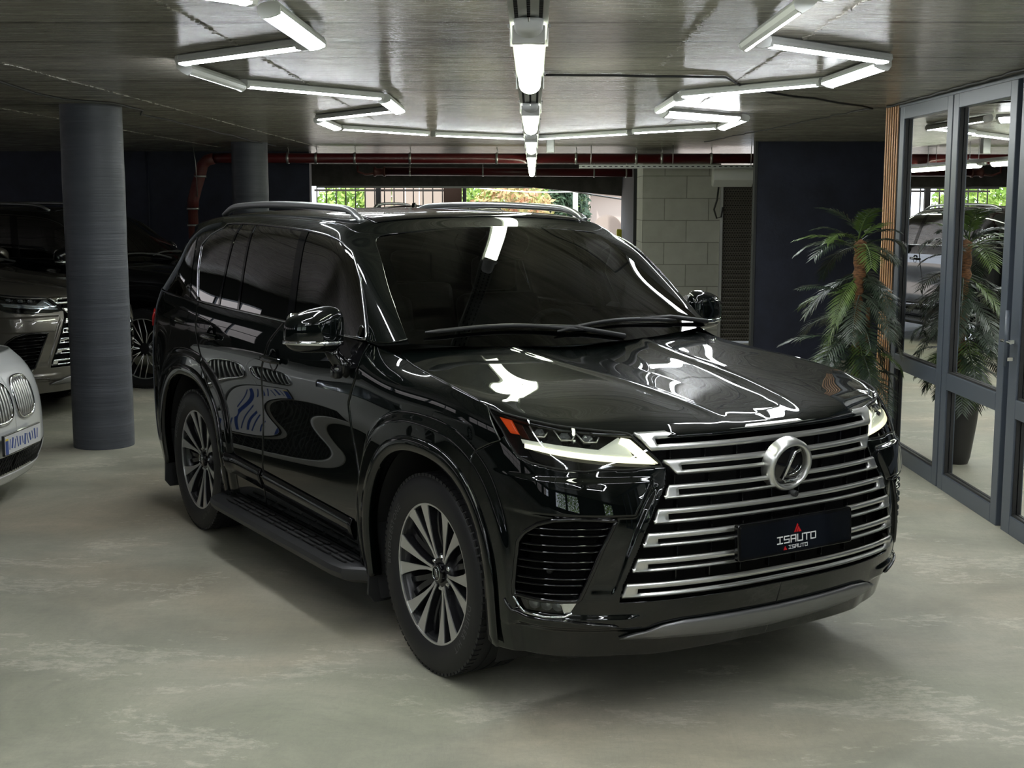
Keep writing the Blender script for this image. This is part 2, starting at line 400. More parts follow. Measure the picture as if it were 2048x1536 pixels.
# hood z(x,y)
hx=[0,.15,.3,.45,.6,.75,.88,.97]; hy=[-1.0,-.85,-.70,-.50,-.25,0,.25,.5]
hz=[[1.055,1.056,1.057,1.045,1.02,.98,.93,.89],
[1.118,1.121,1.124,1.117,1.102,1.090,1.068,1.040],
[1.147,1.151,1.158,1.153,1.140,1.125,1.106,1.085],
[1.172,1.177,1.189,1.187,1.177,1.165,1.150,1.135],
[1.195,1.201,1.214,1.213,1.206,1.195,1.180,1.160],
[1.217,1.223,1.236,1.237,1.232,1.224,1.211,1.192],
[1.245,1.251,1.265,1.267,1.263,1.255,1.241,1.225],
[1.280,1.286,1.298,1.299,1.294,1.284,1.270,1.252]]
HP=np.array([[(hx[i],hy[j],hz[j][i]) for j in range(8)] for i in range(8)])
HOOD=Surf(hx,hy,HP); HOOD.sgn=1
# greenhouse
gv=list(range(9)); 
G=[[(.815,.43,1.328),(.778,.60,1.440),(.735,.77,1.550),(.690,.93,1.665),(.640,1.055,1.742),(.50,1.055,1.766),(.26,1.045,1.782),(0,1.04,1.788)],
[(.925,.60,1.312),(.890,.74,1.45),(.855,.87,1.575),(.818,.98,1.67),(.770,1.09,1.735),(.66,1.15,1.79),(.38,1.16,1.822),(0,1.17,1.832)],
[(.930,1.3,1.32),(.898,1.3,1.455),(.864,1.3,1.585),(.828,1.3,1.69),(.78,1.3,1.763),(.67,1.3,1.823),(.39,1.3,1.848),(0,1.3,1.856)],
[(.932,1.9,1.33),(.900,1.9,1.47),(.864,1.9,1.61),(.828,1.9,1.715),(.782,1.9,1.785),(.67,1.9,1.843),(.39,1.9,1.868),(0,1.9,1.875)],
[(.932,2.5,1.34),(.900,2.5,1.475),(.864,2.5,1.615),(.827,2.5,1.718),(.780,2.5,1.787),(.67,2.5,1.845),(.39,2.5,1.870),(0,2.5,1.877)],
[(.924,3.0,1.348),(.892,3.0,1.48),(.855,3.0,1.61),(.818,3.0,1.706),(.770,3.0,1.770),(.66,3.0,1.828),(.39,3,1.853),(0,3,1.860)],
[(.892,3.40,1.356),(.855,3.38,1.48),(.815,3.36,1.60),(.78,3.35,1.68),(.735,3.35,1.738),(.64,3.42,1.795),(.38,3.45,1.822),(0,3.47,1.829)],
[(.815,3.80,1.362),(.765,3.74,1.48),(.720,3.68,1.59),(.685,3.64,1.66),(.650,3.62,1.705),(.60,3.71,1.762),(.36,3.77,1.788),(0,3.80,1.795)],
[(.700,4.03,1.365),(.650,3.96,1.48),(.610,3.89,1.59),(.575,3.84,1.65),(.545,3.82,1.695),(.50,3.87,1.735),(.3,3.93,1.757),(0,3.96,1.765)]]
GREEN=Surf(gv,list(range(8)),np.array(G)); GREEN.sgn=1
for S,u,v in ((SIDE,1.6,3.),(FACE,1.,.7),(HOOD,.3,0.),(GREEN,3.,2.)):
    a=S(u,v); b=S(u,v,.01); d=b-a
    want={id(SIDE):(0,1),id(FACE):(1,-1),id(HOOD):(2,1),id(GREEN):(0,1)}[id(S)]
    S.sgn=1 if d[want[0]]*want[1]>0 else -1
# ------------------------------------------------------------------ the garage
H = 2.638
def S_box(name, c, size, m, bevel=0, parent=None, kind='structure', **kw):
    o = MB().box(c, size).obj(name, m, parent, smooth=False, bevel=bevel)
    if parent is None and kind: o['kind'] = kind
    return o
S_box('floor', (-1, 9, -.1), (18.6, 35, .2), M_floor)
S_box('ceiling', (-1, 9, H+.15), (18.6, 35, .3), M_ceil)
# back wall on the left, its return and the left wall with daylight strips
o = S_box('wall_back', (-6.75, 19.62, H/2), (7.0, .2, H), M_navy); 
S_box('wall_back_return', (-4.55, 22.9, H/2), (.2, 6.4, H), M_navy)
lw = MB()
lw.box((-10.2, 9, .70), (.2, 35, 1.4)); lw.box((-10.2, 9, 2.48), (.2, 35, .32))
for y in np.arange(-8.2, 20.5, 3.4): lw.box((-10.2, y, H/2), (.22, .9, H))
lw.box((-10.2, 23, H/2), (.2, 7, H)); lw.obj('wall_left', M_greywall, smooth=False)['kind'] = 'structure'
for i, y in enumerate(np.arange(-6.5, 18.7, 3.4)):
    f = MB()
    for dy in (-.6, 0, .6): f.box((-10.2, y+dy, 1.86), (.05, .04, .92))
    f.box((-10.2, y, 1.9), (.05, 2.5, .04)); o = f.obj('window_%d' % (i+1), M_frame, smooth=False); o['kind'] = 'structure'
bw = MB(); bw.box((-8.9, -8.4, H/2), (2.8, .2, H)); bw.box((-1, -8.4, .25), (18.6, .2, .5)); bw.box((-1, -8.4, 2.5), (18.6, .2, .28)); bw.box((.4, -8.4, H/2), (4.0, .2, H)); bw.box((-4.2, -8.4, H/2), (.5, .2, H)); bw.box((6, -8.4, H/2), (5, .2, H))
bw.obj('wall_front', M_navy, smooth=False)['kind'] = 'structure'
# blue wall on the right behind the palm
bl = MB(); bl.box((5.5, 16.26, H/2), (5.6, .12, H)); bl.obj('wall_right_navy', M_navy, smooth=False, bevel=.004)['kind'] = 'structure'
S_box('trim_1', (2.685, 16.26, H/2), (.03, .14, H), M_greywall)
S_box('wall_block', (2.03, 18.8, 1.235), (1.06, 1.0, 2.47), M_block)
S_box('wall_right', (8.2, 9, H/2), (.2, 35, H), M_navy)
S_box('wall_back_right', (6.2, 19.62, H/2), (5.0, .2, H), M_navy)
# perforated roller shutter with its guide rails and cover
sh = MB()
zz = np.arange(0.02, 2.19, .062)
V = []; F = []
for z in zz:
    for (dy, dz) in ((0,0),(-.012,.012),(-.016,.028),(-.012,.044),(0,.056)):
        V += [(2.585, 18.3+dy, z+dz), (3.00, 18.3+dy, z+dz)]
F = [(2*i, 2*i+1, 2*i+3, 2*i+2) for i in range(len(V)//2-1)]
sh.add(V, F)
M_shut = mat('perforated_shutter_slat', (.13,.115,.10), .38, .7); n = N(M_shut)
vo = n.add('ShaderNodeTexBrick'); vo.inputs['Scale'].default_value = 1; vo.inputs['Brick Width'].default_value = .035; vo.inputs['Row Height'].default_value = .031; vo.inputs['Mortar Size'].default_value = .009
vo.inputs['Color1'].default_value = vo.inputs['Color2'].default_value = (0,0,0,1); vo.inputs['Mortar'].default_value = (1,1,1,1)
tcx = n.add('ShaderNodeTexCoord'); sx_ = n.add('ShaderNodeSeparateXYZ'); cb_ = n.add('ShaderNodeCombineXYZ'); n.link(tcx.outputs['Object'], sx_.inputs[0]); n.link(sx_.outputs[0], cb_.inputs[0]); n.link(sx_.outputs[2], cb_.inputs[1]); n.link(cb_.outputs[0], vo.inputs['Vector'])
n.set('Base Color', n.mix(vo.outputs['Color'], (.03,.027,.022), (.17,.155,.135)))
sho = tag(sh.obj('roller_shutter', M_shut, smooth=False), 'grey perforated roller shutter closed between block wall and navy wall', 'shutter')
g = MB(); g.box((2.57, 18.27, 1.10), (.035, .08, 2.2)); g.obj('guide_rail', M_galv, sho, smooth=False); g = MB(); g.box((3.02, 18.27, 1.10), (.05, .09, 2.2)); g.obj('guide_rail', M_galv, sho, smooth=False)
g = MB(); g.prism([(-.12,-.13),(.0,-.15),(.12,-.06),(.12,.11),(-.12,.11)], 0, .53, Matrix(((0,0,1,2.42),(-1,0,0,18.1),(0,1,0,2.27),(0,0,0,1)))); g.obj('shutter_box', M_whiteplastic, sho, smooth=False, bevel=.006)
g = MB(); g.box((3.01, 18.1, 2.27), (.12, .3, .30)); g.obj('end_plate', M_dark, sho, smooth=False)
cb = MB(); cb.tube([(2.52,18.22,2.12),(2.50,18.2,1.95),(2.46,18.2,1.82),(2.50,18.2,1.70),(2.56,18.2,1.72),(2.58,18.2,1.85)], .012, 8)
tag(cb.obj('hanging_cable', M_rubber_black), 'loop of black cable hanging beside the roller shutter box', 'cable')
# rear opening: beam with sloping right part, jambs
bm = MB()
bm.prism([(-4.5,2.225),(-.25,2.222),(1.72,2.04),(2.2,2.02),(2.2,2.66),(-4.5,2.66)], 0, .45, Matrix(((1,0,0,0),(0,0,1,26.0),(0,1,0,0),(0,0,0,1))))
bm.obj('trim_2', M_beam, smooth=False)['kind'] = 'structure'
jb = MB(); jb.box((2.1, 24.5, H/2), (.75, 3.2, H)); jb.obj('wall_opening_right', M_greywall, smooth=False)['kind'] = 'structure'
dr = MB(); dr.box((1.90, 22.6, 1.1), (.28, .06, 2.2)); tag(dr.obj('dark_steel_post', M_dark, smooth=False), 'dark steel door frame post at the right of the far opening', 'post')
trk = MB(); trk.box((-2.1, 26.06, 2.204), (4.2, .10, .035)); tag(trk.obj('door_track', M_galv, smooth=False), 'thin metal track under the beam over the far opening', 'track')
# ---------------- columns
for (x, y, r, lab) in ((-3.385, 10.31, .232, 'thick round grey painted concrete column in front of the parked brown-grey car'), (-3.50, 16.60, .222, 'far round grey concrete column rising behind the roof of the black car')):
    m = MB(); zs = np.linspace(-.002, H, 60)
    m.lathe([(r*(1+.006*math.sin(z*7)+.003*math.sin(z*19)), z) for z in zs], 64, Matrix.Translation((x, y, 0)))
    o = tag(m.obj('concrete_column', M_col), lab, 'column')
# ---------------- red pipes
def ring(mb, c, axis, r, w, m=None):
    q = Vector(axis).to_track_quat('Z', 'Y').to_matrix().to_4x4(); mb.lathe([(r, -w), (r+.008, -w), (r+.008, w), (r, w)], 24, Matrix.Translation(c) @ q)
pp = MB(); zc = 2.494; PY = 18.0
pp.tube([(3.4, PY, zc), (-4.12, PY, zc), (-4.28, PY, zc-.005)], .066, 24)
pipe = tag(pp.obj('sprinkler_pipe', M_pipe), 'long dark red pipe running under the ceiling across the back', 'pipe')
el = MB(); el.tube([(-4.28,PY,zc-.005),(-4.37,PY,zc-.03),(-4.43,PY,zc-.09),(-4.46,PY,zc-.2),(-4.52,PY,zc-.38),(-4.57,PY,zc-.55),(-4.58,PY,zc-.66)], .076, 20); el.obj('pipe_elbow', M_pipe_old, pipe)
dn = MB(); dn.tube([(-4.58,PY,zc-.64),(-4.58,PY,0)], .067, 20); dn.obj('downpipe', M_pipe_old, pipe)
for x in (-3.28,-2.9,-2.38,-1.64,-.48,.58,1.38,1.72,2.38,-3.97):
    cl = MB(); ring(cl, (x, PY, zc), (1,0,0), .067, .016); cl.obj('pipe_clamp', M_galv, pipe)
for x, z in ((-4.58, 1.60), (-4.58, 1.82), (-4.47, 2.25)):
    cl = MB(); ring(cl, (x, PY, z), (0,0,1), .074, .014); cl.obj('pipe_clamp', M_galv, pipe)
for i, x in enumerate((-3.97,-3.28,-2.9,-2.38,-1.64,-.48,.58,1.38,1.72,2.38)):
    r_ = MB(); r_.tube([(x, PY, zc+.06), (x+.010, PY, zc+.10), (x, PY, H-.001)], .005, 6); r_.obj('hanger_rod', M_galv, pipe)
hr = MB(); hr.tube([(-4.53, 17.9, H-.001), (-4.50, 17.9, H-.2), (-4.49, 17.92, 1.98)], .006, 6); hr.obj('hanger_rod', M_galv, pipe)
p2 = MB(); p2.tube([(-2.55, 23, 2.44), (1.70, 23, 2.415)], .070, 20)
p2o = tag(p2.obj('sprinkler_pipe', M_pipe), 'second dark red pipe, lower and farther back near the opening', 'pipe')
p3 = MB(); p3.lathe([(.0,-.10),(.085,-.10),(.085,-.07),(.06,-.05),(.06,.05),(.085,.07),(.085,.10),(0,.10)], 20, Matrix.Translation((-2.62, 23, 2.43)) @ Matrix.Rotation(math.radians(90), 4, 'Y')); p3.tube([(-2.62,23,2.41),(-2.85,22.9,2.38),(-2.98,22.85,2.43),(-2.98,22.85,2.53)], .02, 8); p3.obj('valve', M_pipe_old, p2o)
for x in (-2.1,-.85,.05,1.05,1.6):
    c2 = MB(); ring(c2, (x, 23, 2.44-.006*(x+2.55)), (1,0,0), .071, .014); c2.tube([(x,23,2.50),(x,23,H-.001)], .005, 6); c2.obj('pipe_clamp', M_galv, p2o)
# second cable tray at the right, running across
t2 = MB(); t2.box((1.75, 17.3, 2.350), (2.3, .10, .008)); t2.box((1.75, 17.25, 2.370), (2.3, .006, .045)); t2.box((1.75, 17.35, 2.370), (2.3, .006, .045))
t2o = tag(t2.obj('cable_tray', M_tray, smooth=False), 'narrow perforated cable tray running across above the block wall', 'cable tray')
for x in (.75, 1.8, 2.8):
    h_ = MB(); h_.tube([(x, 17.3, 2.35), (x, 17.3, H-.001)], .005, 6); h_.obj('tray_hanger', M_galv, t2o)
s2 = MB()
for x in np.arange(.65, 2.88, .07): s2.box((x, 17.246, 2.370), (.035, .004, .012))
s2.obj('slots', M_dark, t2o, smooth=False)
jbx = MB(); jbx.box((.20, 15.2, H-.09), (.09, .10, .17)); tag(jbx.obj('junction_box', M_tray, smooth=False, bevel=.008), 'small grey junction box on the ceiling right of the lamp tray', 'junction box')
# ---------------- cable tray with lamps on the centre line
tz = 2.392
t = MB(); t.box((-.012, 11.5, tz), (.100, 21.0, .004)); t.box((-.062, 11.5, tz+.017), (.004, 21.0, .034)); t.box((.038, 11.5, tz+.017), (.004, 21.0, .034))
tray = tag(t.obj('cable_tray', M_tray, smooth=False), 'long perforated metal tray carrying the row of lamps down the middle', 'cable tray')
sl = MB()
for y in np.arange(2.2, 9, .030):
    sl.box((-.012, y, tz-.003), (.009, .013, .003)); 
    for x in (-.044, .020): sl.box((x, y+.005, tz-.003), (.010, .018, .003))
sl.obj('tray_slots', M_dark, tray, smooth=False)
for y in np.arange(2.6, 21.5, 1.5):
    r_ = MB()
    for x in (-.066, .042): r_.tube([(x, y, tz-.02), (x, y, H-.001)], .004, 6)
    r_.box((-.012, y, tz+.040), (.13, .03, .008)); r_.obj('tray_hanger', M_galv, tray, smooth=False)
tl = [(3.61,5.30),(6.60,8.41),(9.53,11.80),(12.74,15.5),(15.8,18.4),(19.1,21.8)]
ordn = ['first','second','third','fourth','fifth','sixth','seventh','eighth','ninth','tenth','eleventh','twelfth']
def rounded_slab(cx2, y0, y1, z0, z1, w, r0, r1):
    """lamp body lying along Y with rounded ends and a bellied underside"""
    V = []; F = []; ys = list(np.linspace(0, 1, 9)); n_ = 13; L = y1-y0; e = w*.5
    st = [y0+e*(1-math.cos(t*math.pi/2)) for t in ys]+[y1-e*(1-math.cos(t*math.pi/2)) for t in ys[::-1]]
    wd_ = [w/2*math.sin(max(t, .04)*math.pi/2) for t in ys]+[w/2*math.sin(max(t, .04)*math.pi/2) for t in ys[::-1]]
    for y, ww in zip(st, wd_):
        for k in range(n_):
            a = math.pi*k/(n_-1); V.append((cx2+ww*math.cos(a), y, z1-(z1-z0)*math.sin(a)**.7*(ww/(w/2))**.4))
    m_ = len(st)
    for i in range(m_-1):
        for k in range(n_-1): F.append((i*n_+k, i*n_+k+1, (i+1)*n_+k+1, (i+1)*n_+k))
        F.append((i*n_+n_-1, i*n_, (i+1)*n_, (i+1)*n_+n_-1))
    return V, F
for i, (y0, y1) in enumerate(tl):
    b = MB(); V, F = rounded_slab(-.012, y0-.05, y1+.05, tz-.045, tz-.007, .080, 0, 0); b.add(V, F)
    root = tag(b.obj('tray_lamp', M_housing), ('nearest oblong lamp under the central tray' if i == 0 else '%s oblong glowing lamp from the camera under the central tray' % ordn[i]), 'lamp', 'oblong lamps under the central cable tray')
    b = MB(); V, F = rounded_slab(-.012, y0+.10, y1, tz-.068, tz-.02, .085, 0, 0); b.add(V, F); b.obj('lamp_diffuser', M_traylamp, root)
    if i < 4:
        b = MB(); b.box((-.012, y0+.09, tz-.035), (.090, .03, .05)); b.obj('end_clip', M_whiteplastic, root, smooth=False, bevel=.004)
# ---------------- LED battens in zigzags
def batten(a, b, tilt, label, grp):
    a = Vector((a[0], a[1], 0)); b = Vector((b[0], b[1], 0)); d = (b-a); L = d.length; ang = math.atan2(d.y, d.x)
    root = empty('led_batten', ((a.x+b.x)/2, (a.y+b.y)/2, H), ang)
    tag(root, label, 'lamp', grp)
    Rt = Matrix.Rotation(math.radians(-tilt), 4, 'X')
    tr_ = math.radians(abs(tilt)); Mx = Matrix.Translation((0, 0, -(.043*math.sin(tr_)+.034*math.cos(tr_)+.001))) @ Rt
    hs = MB(); w = .043
    prof = [(-w, .008), (-w*.9, .026), (-w*.5, .034), (w*.5, .034), (w*.9, .026), (w, .006), (w*.97, -.009), (w*.91, -.009), (w*.90, -.003), (-w*.90, -.003), (-w*.91, -.009), (-w*.97, -.009)]
    P0 = Matrix(((0,0,1,0),(1,0,0,0),(0,1,0,0),(0,0,0,1)))
    hs.prism(prof, -L/2, L/2, Mx @ P0); hs.obj('lamp_housing', M_housing, root, smooth=False)
    df = MB(); k = 9; pr = [(w*.88*math.cos(math.pi*i/(k-1)), -.002-.017*math.sin(math.pi*i/(k-1))) for i in range(k)]
    df.prism(pr, -L/2+.022, L/2-.022, Mx @ P0); df.obj('lamp_diffuser', M_tube, root, smooth=False)
    for s in (-1, 1):
        ec = MB(); ec.prism([(x*1.03, z*1.03-.001) for x, z in prof[:6]]+[(w*.8, -.018), (0, -.022), (-w*.8, -.018)], s*L/2-.012, s*L/2+.012, Mx @ P0); ec.obj('end_cap', M_housing, root, smooth=False)
    return root
LZ = [((-1.62,3.98),(-.99,4.74),0),((-.957,4.95),(-.955,6.0),14),((-1.03,6.09),(-1.75,6.78),0),((-1.79,6.95),(-1.74,7.98),-34),((-1.73,8.11),(-1.03,9.03),0),((-1.0,9.13),(-1.01,10.25),16),((-1.05,10.27),(-1.78,11.3),0),((-1.82,11.47),(-1.835,12.65),12),((-1.82,12.76),(-1.09,13.78),0),((-1.02,13.92),(-.09,14.68),0)]
RZ = [((1.62,3.86),(.98,4.64),0),((.93,5.86),(.935,4.69),-38),((1.02,6.0),(1.72,6.70),0),((1.75,6.84),(1.71,7.88),-18),((1.69,7.97),(.99,8.87),0),((.972,8.98),(.955,10.15),14),((1.01,9.86+.5),(1.67,11.05),34),((1.735,11.12),(1.745,12.50),-14),((1.72,12.56),(1.02,13.40),0),((.97,13.58),(.08,14.68),0)]
for nm, Z in (('left', LZ), ('right', RZ)):
    for i, (a, b, t_) in enumerate(Z):
        batten(a, b, t_, '%s white LED tube from the front in the %s zigzag on the ceiling' % (ordn[i], nm), 'LED tubes in zigzags on the ceiling')
# the zigzags run on behind the camera
BH = [((-1.66,3.86),(-1.66,2.66)),((-1.62,2.56),(-.98,1.56)),((-.96,1.46),(-.96,.26)),((-1.0,.16),(-1.62,-.84)),((-1.66,-.94),(-1.66,-2.14)),((1.66,3.78),(1.66,2.58)),((1.62,2.50),(.98,1.5)),((.96,1.4),(.96,.2)),((1.0,.1),(1.62,-.9)),((1.66,-1.0),(1.66,-2.2)),((-1.6,-2.25),(-.3,-2.9)),((1.6,-2.3),(.3,-2.9))]
for i, (a, b) in enumerate(BH): batten(a, b, 0, 'white LED tube of the ceiling zigzags behind the photographer', 'LED tubes behind the photographer')
# cables and form-joint seams on the ceiling
def cable(pts, r, label, m=M_rubber_black): 
    c = MB(); c.tube(pts, r, 6); return tag(c.obj('ceiling_cable', m), label, 'cable')
rr_ = random.Random(3)
def wob(a, b, n_, amp):
    return [(a[0]+(b[0]-a[0])*i/n_+rr_.uniform(-amp, amp), a[1]+(b[1]-a[1])*i/n_+rr_.uniform(-amp, amp), H-.008) for i in range(n_+1)]
cable(wob((.04, 7.75), (1.1, 7.9), 5, .02)+wob((1.3, 8.6), (2.60, 10.45), 8, .05), .007, 'thin black cable crossing the ceiling from the central tray to the right')
cable(wob((2.60, 10.45), (2.05, 16.1), 26, .035), .006, 'twisting thin cable on the ceiling running back to the navy wall')
cable([(-3.12,7.3,H-.008),(-3.24,8.21,H-.008),(-3.35,9.1,H-.008),(-3.33,9.6,H-.008)]+wob((-3.10,9.96),(-3.10,10.7),3,.01)+wob((-3.24,11.2),(-3.34,17.4),16,.03), .008, 'wavy dark cable on the ceiling above the front column')
cable(wob((2.70, 10.3), (2.66, 4.5), 40, .02), .009, 'bundle of thin cables along the top of the glass front')
# rough raised seams left by the formwork
for k, (a, b) in enumerate((((-2.80, 2.0), (-2.86, 18.0)), ((-1.37, 3.0), (-1.42, 12)), ((1.20, 3.0), (1.26, 13)), ((.69, 5.2), (.69, 7.4)), ((-4.2, 4.0), (-4.2, 18)))):
    s = MB(); L = int((b[1]-a[1])*17)
    for i in range(L):
        t_ = i/L; x = a[0]+(b[0]-a[0])*t_+rr_.uniform(-.006, .006); y = a[1]+(b[1]-a[1])*t_
        s.box((x, y, H-.001), (rr_.uniform(.008, .02), (b[1]-a[1])/L*rr_.uniform(.5, 1.0), rr_.uniform(.002, .009)), Matrix.Rotation(rr_.uniform(-.4, .4), 3, 'Z'))
    s.obj('trim_%d' % (3+k), M_ceil, smooth=False)['kind'] = 'structure'
# ---------------- glass shop front on the right
FX = lambda y: 2.705+(10.909-y)*.0196
fa = math.atan2(.0196, 1)      # facade leans by about one degree in plan
Rf = Matrix.Rotation(fa, 3, 'Z')
def fbox(mb, y0, y1, z0, z1, d=.07, dx=0.0):
    ym = (y0+y1)/2; mb.box((FX(ym)+d/2+dx, ym, (z0+z1)/2), (d, y1-y0, z1-z0), Rf)
def fpane(name, y0, y1, z0, z1, parent, dx=.035):
    V = [(FX(y0)+dx, y0, z0), (FX(y1)+dx, y1, z0), (FX(y1)+dx, y1, z1), (FX(y0)+dx, y0, z1)]
    V += [(x+.006, y, z) for x, y, z in V]
    return obj(name, V, [(0,1,2,3),(7,6,5,4),(0,4,5,1),(1,5,6,2),(2,6,7,3),(3,7,4,0)], M_glass, parent, smooth=False)
def unit(name, y0, y1, rails, fw=.10, low=.0, top=H-.02, kind='structure'):
    m = MB(); fbox(m, y0, y0+fw, low, top); fbox(m, y1-fw, y1, low, top)
    hts = [low]+rails+[top]
    fbox(m, y0+fw, y1-fw, low, low+.11); fbox(m, y0+fw, y1-fw, top-.10, top)
    edges = [low+.11]
    for r in rails: fbox(m, y0+fw, y1-fw, r-.055, r+.055); edges += [r-.055, r+.055]
    edges.append(top-.10)
    o = m.obj(name, M_frame, smooth=False, bevel=.004); o['kind'] = kind
    for i in range(0, len(edges), 2): fpane('glass_pane', y0+fw-.01, y1-fw+.01, edges[i]-.01, edges[i+1]+.01, o)
    gk = MB()
    for i in range(0, len(edges), 2):
        for (a, b, c, d) in ((y0+fw, y0+fw+.012, edges[i], edges[i+1]), (y1-fw-.012, y1-fw, edges[i], edges[i+1])): fbox(gk, a, b, c, d, .02, .012)
        fbox(gk, y0+fw, y1-fw, edges[i], edges[i]+.012, .02, .012)
    gk.obj('gasket', M_rubber_black, o, smooth=False)
    return o
unit('window_20', 8.89, 10.06, [.735])
unit('window_21', 7.78, 8.87, [.735])
door = unit('door_1', 6.62, 7.70, [.735, 2.30], .13)
hd = MB(); hx_ = FX(7.62)-.05
hd.tube([(hx_, 7.62, .98), (hx_, 7.62, 1.30)], .013, 10); hd.obj('door_handle', M_frame, door)
hd = MB(); hd.box((hx_+.03, 7.62, 1.12), (.05, .03, .02)); hd.box((hx_+.03, 7.62, 1.02), (.05, .02, .02)); hd.tube([(hx_, 7.70, 1.12), (hx_, 7.55, 1.12)], .009, 8); hd.obj('door_lever', M_chrome, door, smooth=False)
for i, y in enumerate((5.52, 4.42, 3.32, 2.22, 1.12, .02, -1.08, -2.18)): unit('window_%d' % (22+i), y, y+1.09, [.735])
tp = MB(); fbox(tp, -8, 10.06, H-.03, H+.0, .09, -.01); tp.obj('trim_9', M_frame, smooth=False)['kind'] = 'structure'
# timber slats on the end of the shop front, and its dark end wall
for i in range(6):
    s = MB(); s.box((2.7175, 10.10+.064*i, H/2), (.009, .020, H-.01)); o = s.obj('wood_slat', M_wood, smooth=False, bevel=.003)
    tag(o, '%s light timber slat from the glass on the corner behind the palm' % ordn[i], 'slat', 'timber slats on the shop corner')
S_box('wall_shop_end', (2.775, 10.27, H/2), (.105, .40, H), M_dark)
S_box('wall_shop_back', (5.4, 10.42, H/2), (5.2, .10, H), M_greywall)
# things inside the shop seen through the glass
M_paper = mat('white_paper_shade', (.55,.56,.54), .6)
ls = MB(); ls.prism([(-.16,0),(.17,0),(.11,.33),(-.13,.33)], 0, .012, Matrix(((0,0,1,3.55),(1,0,0,9.25),(0,1,0,.86),(0,0,0,1)))); 
tag(ls.obj('paper_sheet', M_paper, smooth=False), 'pale sheet of paper standing inside behind the second glass pane', 'paper')
tb = MB(); tb.box((3.75, 9.2, .82), (.7, 1.3, .035)); 
for x in (3.45, 4.05):
    for y in (8.62, 9.78): tb.box((x, y, .40), (.05, .05, .80))
tag(tb.obj('shop_table', M_greywall, smooth=False), 'grey table inside the shop behind the glass', 'table')
pc = MB(); pc.box((5.0, 10.34, 1.55), (1.3, .04, .95)); tag(pc.obj('framed_picture', M_greywall, smooth=False), 'dark framed picture on the shop back wall', 'picture')
# ---------------- outside the far opening
M_out = mat('pale_paving', (.52,.45,.38), .8); M_housew = mat('cream_house_wall', (.42,.36,.32), .8); M_fence = mat('fence_steel', (.06,.055,.05), .5); M_panel = mat('beige_fence_panel', (.26,.21,.165), .8)
S_box('ground_outside', (0, 56, -.12), (70, 60, .2), M_out)
f = MB()
for x in np.arange(-4.35, -1.75, .195): f.box((x, 27, 1.15), (.022, .022, 2.2))
f.box((-3.0, 27, 2.15), (2.8, .03, .04)); f.box((-3.0, 27, .3), (2.8, .03, .04))
fo = tag(f.obj('picket_fence', M_fence, smooth=False), 'black vertical bar fence seen through the left of the far opening', 'fence')
ps = MB(); ps.box((-3.10, 26.95, 1.15), (.10, .08, 2.3)); ps.obj('post', M_fence, fo, smooth=False)
ps = MB(); ps.box((-1.60, 26.9, 1.15), (.36, .10, 2.3)); tag(ps.obj('brick_gatepost', mat('brown_post', (.14,.08,.055), .8), smooth=False), 'brown gatepost between the fence and the open gateway', 'post')
ps = MB(); ps.box((-1.36, 26.85, 1.15), (.07, .10, 2.3)); tag(ps.obj('steel_gatepost', M_fence, smooth=False), 'thin black steel gatepost in the middle of the far opening', 'post')
pn = MB()
for i in range(6): pn.box((-4.22+i*.36, 35, 1.49), (.34, .05, 3.02))
pn.box((-3.3, 35.05, 3.0), (2.3, .08, .12)); tag(pn.obj('board_fence', M_panel, smooth=False), 'beige board screen standing beyond the black bar fence', 'fence')
hs = MB()
def arch_wall(x0, x1, z1, ax, aw, ah, y):
    pts = [(x0, 0), (ax-aw, 0), (ax-aw, ah)]+[(ax-aw*math.cos(t), ah+aw*math.sin(t)) for t in np.linspace(0, math.pi, 18)[1:-1]]+[(ax+aw, ah), (ax+aw, 0), (x1, 0), (x1, z1), (x0, z1)]
    return pts
hs.prism(arch_wall(1.5, 6.5, 4.2, 2.35, .48, 1.05, 0), 0, .35, Matrix(((1,0,0,0),(0,0,1,42),(0,1,0,0),(0,0,0,1))))
hso = tag(hs.obj('white_house', M_housew, smooth=False), 'cream house with an arched opening beyond the right of the far gateway', 'house')
h2 = MB(); h2.box((4.2, 41.8, 2.35), (4.8, .5, .14)); h2.box((1.62, 41.9, 1.8), (.34, .5, 3.6)); h2.box((4.2, 44, 1.5), (4.6, .2, 3)); h2.obj('cornice', M_housew, hso, smooth=False)
pl_ = MB(); pl_.tube([(1.15, 36, 0), (1.15, 36, 4.2)], .07, 10); tag(pl_.obj('lamp_post', M_whiteplastic), 'white pole standing outside in front of the cream house', 'pole')
for k, (a, b, sag) in enumerate((((.25, 26.47, 2.25), (6.4, 41.6, 2.2), .35), ((-4.2, 34.98, 2.9), (1.15, 36, 2.2), .25))):
    w_ = MB(); w_.tube([(a[0]+(b[0]-a[0])*t, a[1], a[2]+(b[2]-a[2])*t-sag*4*t*(1-t)) for t in np.linspace(0, 1, 14)], .018, 5); tag(w_.obj('overhead_wire', M_whiteplastic), 'pale overhead wire outside, %s' % ('in front of the cream house' if k == 0 else 'in front of the pink shrub'), 'wire')
def leaf_mat(nm, a, b):
    m = mat(nm, a, .6); n = N(m); n.set('Base Color', n.ramp(n.noise(n.coords(), 3, 3), [(.35, a), (.65, b)])); return m
M_l1 = leaf_mat('light_green_leaves', (.16,.30,.04), (.34,.46,.10)); M_l2 = leaf_mat('pinkish_leaves', (.48,.22,.13), (.30,.34,.09)); M_l3 = leaf_mat('dark_conifer_leaves', (.02,.05,.025), (.05,.09,.04))
M_bark = mat('bark', (.10,.07,.05), .8)
